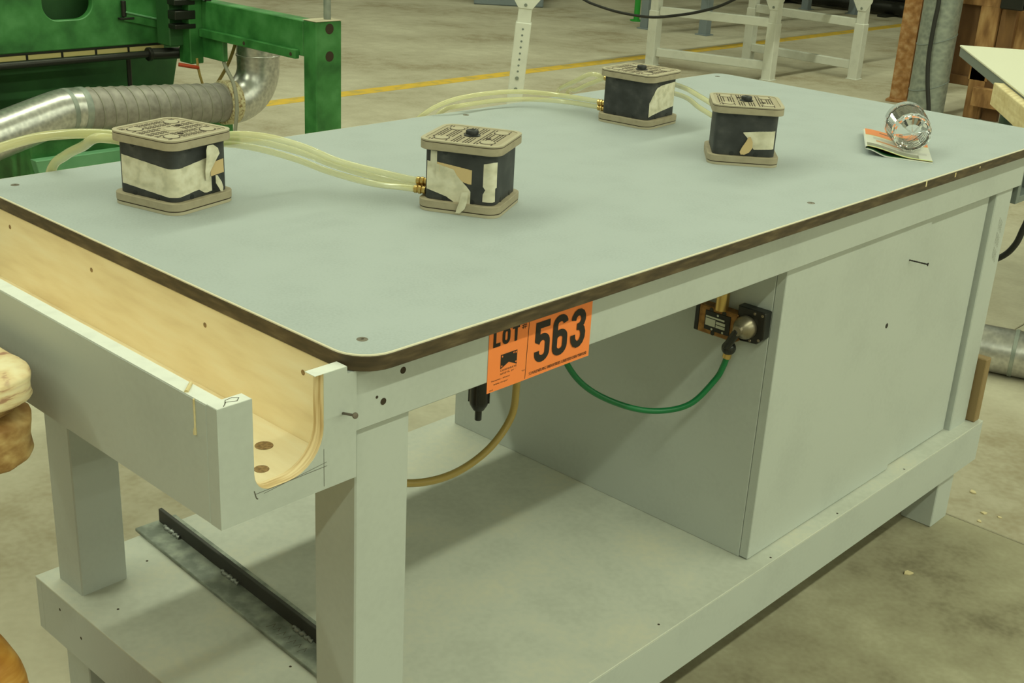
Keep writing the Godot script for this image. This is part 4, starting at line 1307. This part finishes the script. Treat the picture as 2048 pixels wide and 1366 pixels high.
func roller_stand(called_label: String, a: Vector3, b: Vector3, h: float):
	var P = thing("roller_stand", called_label, "stand", Vector3.ZERO, 0.0, "white roller stands")
	var w = 0.075
	var d = (b - a).normalized()
	stand_leg(P, a, h, w, Vector3(-1, 0, 0), Vector3.ZERO, 0.40, 0.49); stand_leg(P, b, h, w, Vector3(-1, 0, 0), Vector3.ZERO, 0.40, 0.49)
	for y in [0.10, 0.40, h - 0.04]:
		var t = Transform3D(Basis(d.cross(Vector3.UP), Vector3.UP, -d), (a + b) * 0.5 + Vector3(0, y, 0))
		var m = MB.new(); m.xf = t
		m.box(Vector3.ZERO, Vector3(0.05, 0.06, a.distance_to(b) - w), 0.003)
		obj("cross_rail", m, M.white, P)

func background():
	# single leaning leg with holes, behind the bench
	var P = thing("adjustable_leg", "single white adjustable leg with a column of holes, behind the bench", "stand leg", Vector3.ZERO)
	var base = Vector3(4.40, 0.0, -3.86)
	var t = stand_leg(P, base, 1.0, 0.088, Vector3(-0.75, 0, 0.66), Vector3(0.047, 0, 0.050), 0.545, 0.622)
	for k in 8:
		var c: Vector3 = t * Vector3(0, 0.275 + k * 0.0335, 0.044)
		obj("adjusting_hole", rod(c, c + t.basis.z * 0.001, 0.006, 10, 0.0002), M.table_grey, P)
	for k in 2:
		var c: Vector3 = t * Vector3(0, 0.175 + k * 0.062, 0.044)
		obj("bolt", rod(c, c + t.basis.z * 0.006, 0.0105, 12, 0.001), M.steel, P)
	var h = 0.72
	roller_stand("nearer white roller stand of two square legs with cross rails", Vector3(6.77, 0, -4.657), Vector3(7.0085, 0, -3.791), h)
	roller_stand("farther white roller stand standing behind the nearer white one", Vector3(7.73, 0, -4.432), Vector3(7.6645, 0, -3.463), h)
	# conveyor bed they carry, above the frame
	var C = thing("roller_conveyor", "white roller conveyor bed resting on the white stands", "conveyor")
	for z in [-4.60, -3.66]:
		obj("side_channel", box_of(6.2, 8.6, h, h + 0.09, z - 0.02, z + 0.02, 0.002), M.white, C)
	for k in 16:
		obj("roller", rod(Vector3(6.3 + k * 0.145, h + 0.06, -4.58), Vector3(6.3 + k * 0.145, h + 0.06, -3.68), 0.025, 14), M.galv_dull, C)
	tag(obj("hanging_cable", hose(V([6.687, 0.67, -5.462, 6.5, 0.483, -5.228, 6.5, 0.433, -5.125, 6.5, 0.408, -5.013, 6.5, 0.382, -4.783, 6.5, 0.382, -4.507, 6.5, 0.418, -4.292, 6.5, 0.469, -4.086, 6.5, 0.542, -3.89, 6.5, 0.708, -3.59, 6.5, 0.764, -3.403]), 0.010, 10), M.rubber), "thin black cable sagging in front of the white roller stands", "cable")
	var ch = thing("conveyor_table", "blue grey conveyor table on legs far behind the white stands", "conveyor")
	for q in [[8.63, -5.48], [8.45, -6.0], [11.75, -5.71], [11.6, -6.2]]:
		obj("leg", box_of(q[0] - 0.04, q[0] + 0.04, 0.0, 0.75, q[1] - 0.04, q[1] + 0.04, 0.003), M.bluegrey, ch)
		obj("foot", box_of(q[0] - 0.06, q[0] + 0.06, 0.0, 0.01, q[1] - 0.06, q[1] + 0.06, 0.001), M.bluegrey, ch)
	obj("rail", box_of(8.3, 12.0, 0.38, 0.44, -5.53, -5.47, 0.003), M.bluegrey, ch)
	obj("rail", box_of(8.3, 12.0, 0.75, 0.85, -5.53, -5.47, 0.003), M.bluegrey, ch)
	obj("rail", box_of(8.3, 12.0, 0.75, 0.85, -6.15, -6.09, 0.003), M.bluegrey, ch)
	for k in 12: obj("roller", rod(Vector3(8.5 + k * 0.3, 0.8, -6.09), Vector3(8.5 + k * 0.3, 0.8, -5.53), 0.03, 12), M.galv_dull, ch)
	var gs = thing("green_post", "thin bright green post on a small foot far behind the bench", "post", Vector3(8.825, 0, -6.40))
	obj("tube", rod(Vector3(0, 0.0, 0), Vector3(0, 1.1, 0), 0.028, 14), M.green_bright, gs)
	obj("foot", rod(Vector3(0, 0.0, 0), Vector3(0, 0.012, 0), 0.06, 16), M.green_bright, gs)
	var pl = thing("machine_plinth", "low grey plinth on the floor far beyond the leaning white leg", "plinth", Vector3(8.85, 0, -8.1), 0.75)
	obj("block", box_of(-0.5, 0.5, 0.0, 0.22, -0.35, 0.35, 0.01), M.bluegrey, pl)
	obj("cap", box_of(-0.52, 0.52, 0.22, 0.25, -0.37, 0.37, 0.006), M.bluegrey, pl)
	var bt = thing("pipe_rack", "dark iron pipes lying low on the floor behind the rusty post", "pipe rack", Vector3(12.4, 0, -5.7))
	for k in 3:
		obj("pipe", rod(Vector3(-0.4 + 0.12 * k, 0.09 + 0.10 * k, 1.0), Vector3(-0.4 + 0.12 * k, 0.09 + 0.10 * k, -1.6), 0.07, 14), M.iron, bt)
	for z in [-1.0, 0.3]:
		obj("bearer", box_of(-0.6, 0.2, 0.0, 0.03, z - 0.05, z + 0.05, 0.003), M.iron, bt)

	# steel post and vertical duct
	var R = thing("steel_column", "rust coloured steel column standing beside the vertical duct", "column", Vector3(7.10, 0, -2.815), 0.25)
	obj("flange", box_of(-0.055, -0.045, 0.0, 4.3, -0.055, 0.055, 0.002), M.rust, R)
	obj("flange", box_of(0.045, 0.055, 0.0, 4.3, -0.055, 0.055, 0.002), M.rust, R)
	obj("web", box_of(-0.045, 0.045, 0.0, 4.3, -0.004, 0.004, 0.001), M.rust, R)
	obj("base_plate", box_of(-0.075, 0.075, 0.0, 0.018, -0.075, 0.075, 0.003), M.rust, R)
	var d = thing("vertical_duct", "tall dull galvanised round duct standing between rusty column and wooden crate", "duct", Vector3(6.792, 0, -2.486))
	var q = MB.new()
	q.lathe([Vector2(0, 0), Vector2(0.116, 0), Vector2(0.116, 4.3), Vector2(0, 4.3)], 40)
	obj("pipe", q, M.galv_dull, d)
	for y in [0.19, 0.475, 0.76, 1.04, 1.32]:
		q = MB.new()
		var pts = []
		for i in 49:
			var a = TAU * i / 48.0
			pts.append(Vector3(0.1165 * cos(a), y + 0.040 * cos(a - 0.81), 0.1165 * sin(a)))
		q.tube(pts, 0.0035, 8, false)
		obj("seam_ring", q, M.table_grey, d)
	tag(obj("power_cable", hose(V([6.66, 2.2, -2.481, 6.655, 0.894, -2.481, 6.655, 0.72, -2.455, 6.655, 0.571, -2.459, 6.655, 0.389, -2.458, 6.655, 0.238, -2.439, 6.655, 0.073, -2.401, 6.655, 0.02, -2.396, 6.6, 0.014, -2.351]), 0.013, 12), M.rubber), "black cable running down the front of the vertical duct", "cable")

	# wooden crate of upright boards
	var K = thing("wooden_crate", "brown wooden crate frame of upright boards behind the white table", "crate")
	var X = 6.95
	obj("top_rail", box_of(X, X + 0.05, 0.688, 0.799, -2.49, -2.17, 0.003), M.crate, K)
	obj("panel", box_of(X + 0.04, X + 0.07, 0.237, 0.688, -2.49, -2.258, 0.003), M.crate_dark, K)
	obj("upright", box_of(X, X + 0.045, 0.237, 0.691, -2.31, -2.19, 0.003), M.crate, K)
	obj("upright", box_of(X + 0.02, X + 0.06, 0.0, 0.742, -2.184, -2.088, 0.003), M.crate_dark, K)
	obj("panel", box_of(X + 0.06, X + 0.09, 0.19, 0.684, -2.103, -1.521, 0.003), M.crate, K)
	obj("leg", box_of(X + 0.0, X + 0.08, 0.0, 0.345, -2.301, -2.199, 0.003), M.crate, K)
	obj("bottom_rail", box_of(X + 0.01, X + 0.05, 0.194, 0.252, -2.46, -1.521, 0.003), M.crate_dark, K)
	obj("bearer", box_of(X - 0.06, X + 0.0, 0.087, 0.204, -2.242, -1.811, 0.003), M.crate, K)
	obj("top_rail", box_of(X + 0.5, X + 0.55, 0.688, 0.799, -2.49, -1.521, 0.003), M.crate, K)
	obj("leg", box_of(X + 0.5, X + 0.58, 0.0, 0.688, -2.471, -2.373, 0.003), M.crate, K)
	obj("leg", box_of(X + 0.02, X + 0.09, 0.0, 0.722, -1.579, -1.501, 0.003), M.crate, K)
	obj("tie_rail", box_of(X + 0.05, X + 0.5, 0.644, 0.722, -2.471, -2.431, 0.003), M.crate, K)
	var bl = thing("black_clamp", "black iron clamp head on the top corner of the wooden crate", "clamp", Vector3(6.92, 0.722, -2.103))
	obj("jaw", box_of(-0.05, 0.03, -0.03, 0.05, -0.06, 0.08, 0.006), M.iron, bl)
	obj("screw", rod(Vector3(-0.02, 0.0, 0.06), Vector3(-0.02, -0.02, 0.26), 0.016, 12), M.iron, bl)

	# white sheet-topped table at the right
	var e1 = Vector3(-0.832, 0, 0.555)
	var e2 = Vector3(0.60, 0, 0.80)
	e2 = (e2 - e1 * e1.dot(e2)).normalized()
	var T = thing("white_table", "table with a pale white sheet top whose corner points at the bench", "table")
	var c = Vector3(4.0525, 0.80, -1.1555)
	var fr = Transform3D(Basis(e1, Vector3.UP, e1.cross(Vector3.UP)), c)
	if (fr.basis.z).dot(e2) < 0.0: fr.basis.z = -fr.basis.z
	var s = MB.new(); s.xf = Transform3D(Basis(e1, Vector3.UP, e1.cross(Vector3.UP)), c)
	var sg = 1.0 if e1.cross(Vector3.UP).dot(e2) > 0.0 else -1.0
	s.bar(0.0, 1.65, -0.006, 0.0, 0.0, sg * 1.2, 0.001)
	obj("sheet_top", s, M.panel_top, T)
	s = MB.new(); s.xf = Transform3D(Basis(e1, Vector3.UP, e1.cross(Vector3.UP)), c)
	s.bar(0.003, 1.65, -0.042, -0.006, sg * 0.003, sg * 1.2, 0.001)
	obj("core_board", s, M.table_grey, T)
	s = MB.new(); s.xf = Transform3D(Basis(e1, Vector3.UP, e1.cross(Vector3.UP)), c)
	s.bar(0.86, 1.42, -0.085, -0.012, sg * -0.030, sg * 0.003, 0.002)
	obj("edge_batten", s, M.pale_wood, T)
	for w in [[0.317, 0.156], [1.55, 0.156], [0.317, 1.0], [1.55, 1.0]]:
		var f: Vector3 = Transform3D(Basis(e1, Vector3.UP, e1.cross(Vector3.UP)), c) * Vector3(w[0], 0, sg * w[1])
		obj("leg", rod(Vector3(f.x, 0.0, f.z), Vector3(f.x, 0.758, f.z), 0.025, 18), M.table_green, T)
	# floor duct and cable on the right
	var fd = thing("floor_duct", "galvanised round duct lying on the floor at the bench's far end", "duct")
	var fa = Vector3(2.72, 0.072, -0.70)
	var fb = Vector3(3.05, 0.072, 0.35)
	obj("pipe", rod(fa, fb, 0.071, 32), M.galv, fd)
	var fm = fa.lerp(fb, 0.38)
	obj("seam_ring", rod(fm, fm + (fb - fa).normalized() * 0.012, 0.0735, 32), M.galv_dull, fd)
	tag(obj("black_cable", hose(V([2.10, 0.80, -0.02, 2.10, 0.70, -0.070, 2.1, 0.6534, -0.0836, 2.1, 0.6074, -0.0957, 2.1, 0.569, -0.1244, 2.09, 0.53, -0.19, 2.05, 0.48, -0.32, 2.0, 0.40, -0.5, 1.98, 0.2, -0.6, 2.0, 0.012, -0.65]), 0.0075, 10), M.rubber), "thick black cable drooping past the bench's far end", "cable")
	var rl = thing("end_tray", "dark grey tray fixed under the overhanging far end of the bench top", "tray")
	obj("floor_board", box_of(1.880, 1.990, 0.760, 0.775, -0.88, -0.03, 0.001), M.table_grey, rl)
	obj("side_board", box_of(1.975, 1.990, 0.775, 0.878, -0.88, -0.03, 0.001), M.table_grey, rl)
	obj("side_board", box_of(1.864, 1.880, 0.760, 0.878, -0.88, -0.03, 0.001), M.table_grey, rl)
	# crumbs and chips on the floor
	var rng = RandomNumberGenerator.new()
	rng.seed = 7
	for s2 in CHIPS:
		var m = MB.new()
		m.xf = Transform3D(Basis(Vector3.UP, rng.randf() * 6.0), Vector3(s2[0], 0, s2[1]))
		m.prism(poly([-1.0, -0.4, 0.1, -0.7, 1.0, -0.2, 0.5, 0.5, -0.3, 0.7]).duplicate(), 0.0, 0.35, 0.05)
		for i in m.v.size(): m.v[i] = m.xf.origin + (m.v[i] - m.xf.origin) * s2[2]
		tag(obj("wood_chip", m, M.chip), s2[3], "wood chip", "wood chips on the floor")

const CHIPS = [[1.5303, 0.0255, 0.011, "largest pale wood chip, alone on the dark floor in front of the bench"], [2.006, -0.039, 0.010, "flat pale wood chip on the floor farthest past the bench's corner leg"], [1.923, 0.026, 0.008, "middle pale chip on the floor past the bench's corner leg"], [1.876, 0.0346, 0.007, "small pale chip lying beside the floor joint near the corner leg"], [1.932, 0.06, 0.006, "tiny pale chip just in front of the middle pale chip"]]

# ---------------------------------------------------------------- rough wood at the left edge
func lump(c: Vector3, s: Vector3, e: float, amp: float, freq: float, seed_: int) -> MB:
	var m = MB.new()
	var f = FastNoiseLite.new()
	f.seed = seed_
	f.frequency = freq
	f.fractal_octaves = 3
	var nu = 72
	var nv = 40
	var P = func(i: int, j: int) -> Vector3:
		var a = TAU * (i % nu) / nu
		var b = -PI * 0.5 + PI * j / nv
		var pw = func(x): return signf(x) * pow(absf(x), e)
		var d = Vector3(pw.call(cos(b)) * pw.call(cos(a)), pw.call(sin(b)), pw.call(cos(b)) * pw.call(sin(a)))
		var p = d * s * 0.5
		var q = f.get_noise_3d((c.x + p.x) * 1.0, (c.y + p.y) * 3.0, (c.z + p.z) * 1.0)
		return c + p + d.normalized() * q * amp
	var g = []
	for j in nv + 1:
		var row = []
		for i in nu: row.append(P.call(i, j))
		g.append(row)
	for j in nv + 1:
		pass
	var nrm = func(i: int, j: int) -> Vector3:
		var a: Vector3 = g[j][(i + 1) % nu] - g[j][(i - 1 + nu) % nu]
		var b: Vector3 = g[mini(j + 1, nv)][i] - g[maxi(j - 1, 0)][i]
		var q = b.cross(a)
		if q.length() < 1e-9: q = g[j][i] - c
		q = q.normalized()
		return q if q.dot(g[j][i] - c) > 0.0 else -q
	for j in nv:
		for i in nu:
			var k = (i + 1) % nu
			m.quad(g[j][i], g[j][k], g[j + 1][k], g[j + 1][i], nrm.call(i, j), nrm.call(k, j), nrm.call(k, j + 1), nrm.call(i, j + 1))
	return m

func near_things():
	var T = thing("log_pedestal", "rough pale log pedestal with layered slabs at the trough's outer side", "wood pedestal")
	obj("top_slab", lump(Vector3(-0.421, 0.8225, -0.510), Vector3(0.45, 0.036, 0.42), 0.24, 0.008, 11.0, 5), M.bark_top, T)
	obj("bark_layer", lump(Vector3(-0.434, 0.796, -0.525), Vector3(0.45, 0.026, 0.41), 0.24, 0.008, 16.0, 6), M.bark_dark, T)
	obj("middle_block", lump(Vector3(-0.420, 0.757, -0.512), Vector3(0.45, 0.062, 0.41), 0.24, 0.010, 10.0, 9), M.bark_mid, T)
	obj("stem", lump(Vector3(-0.56, 0.62, -0.60), Vector3(0.20, 0.30, 0.20), 0.5, 0.008, 6.0, 11), M.bark_mid, T)
	obj("foot_block", lump(Vector3(-0.490, 0.262, -0.464), Vector3(0.46, 0.54, 0.42), 0.17, 0.004, 5.0, 13), M.log_orange, T)
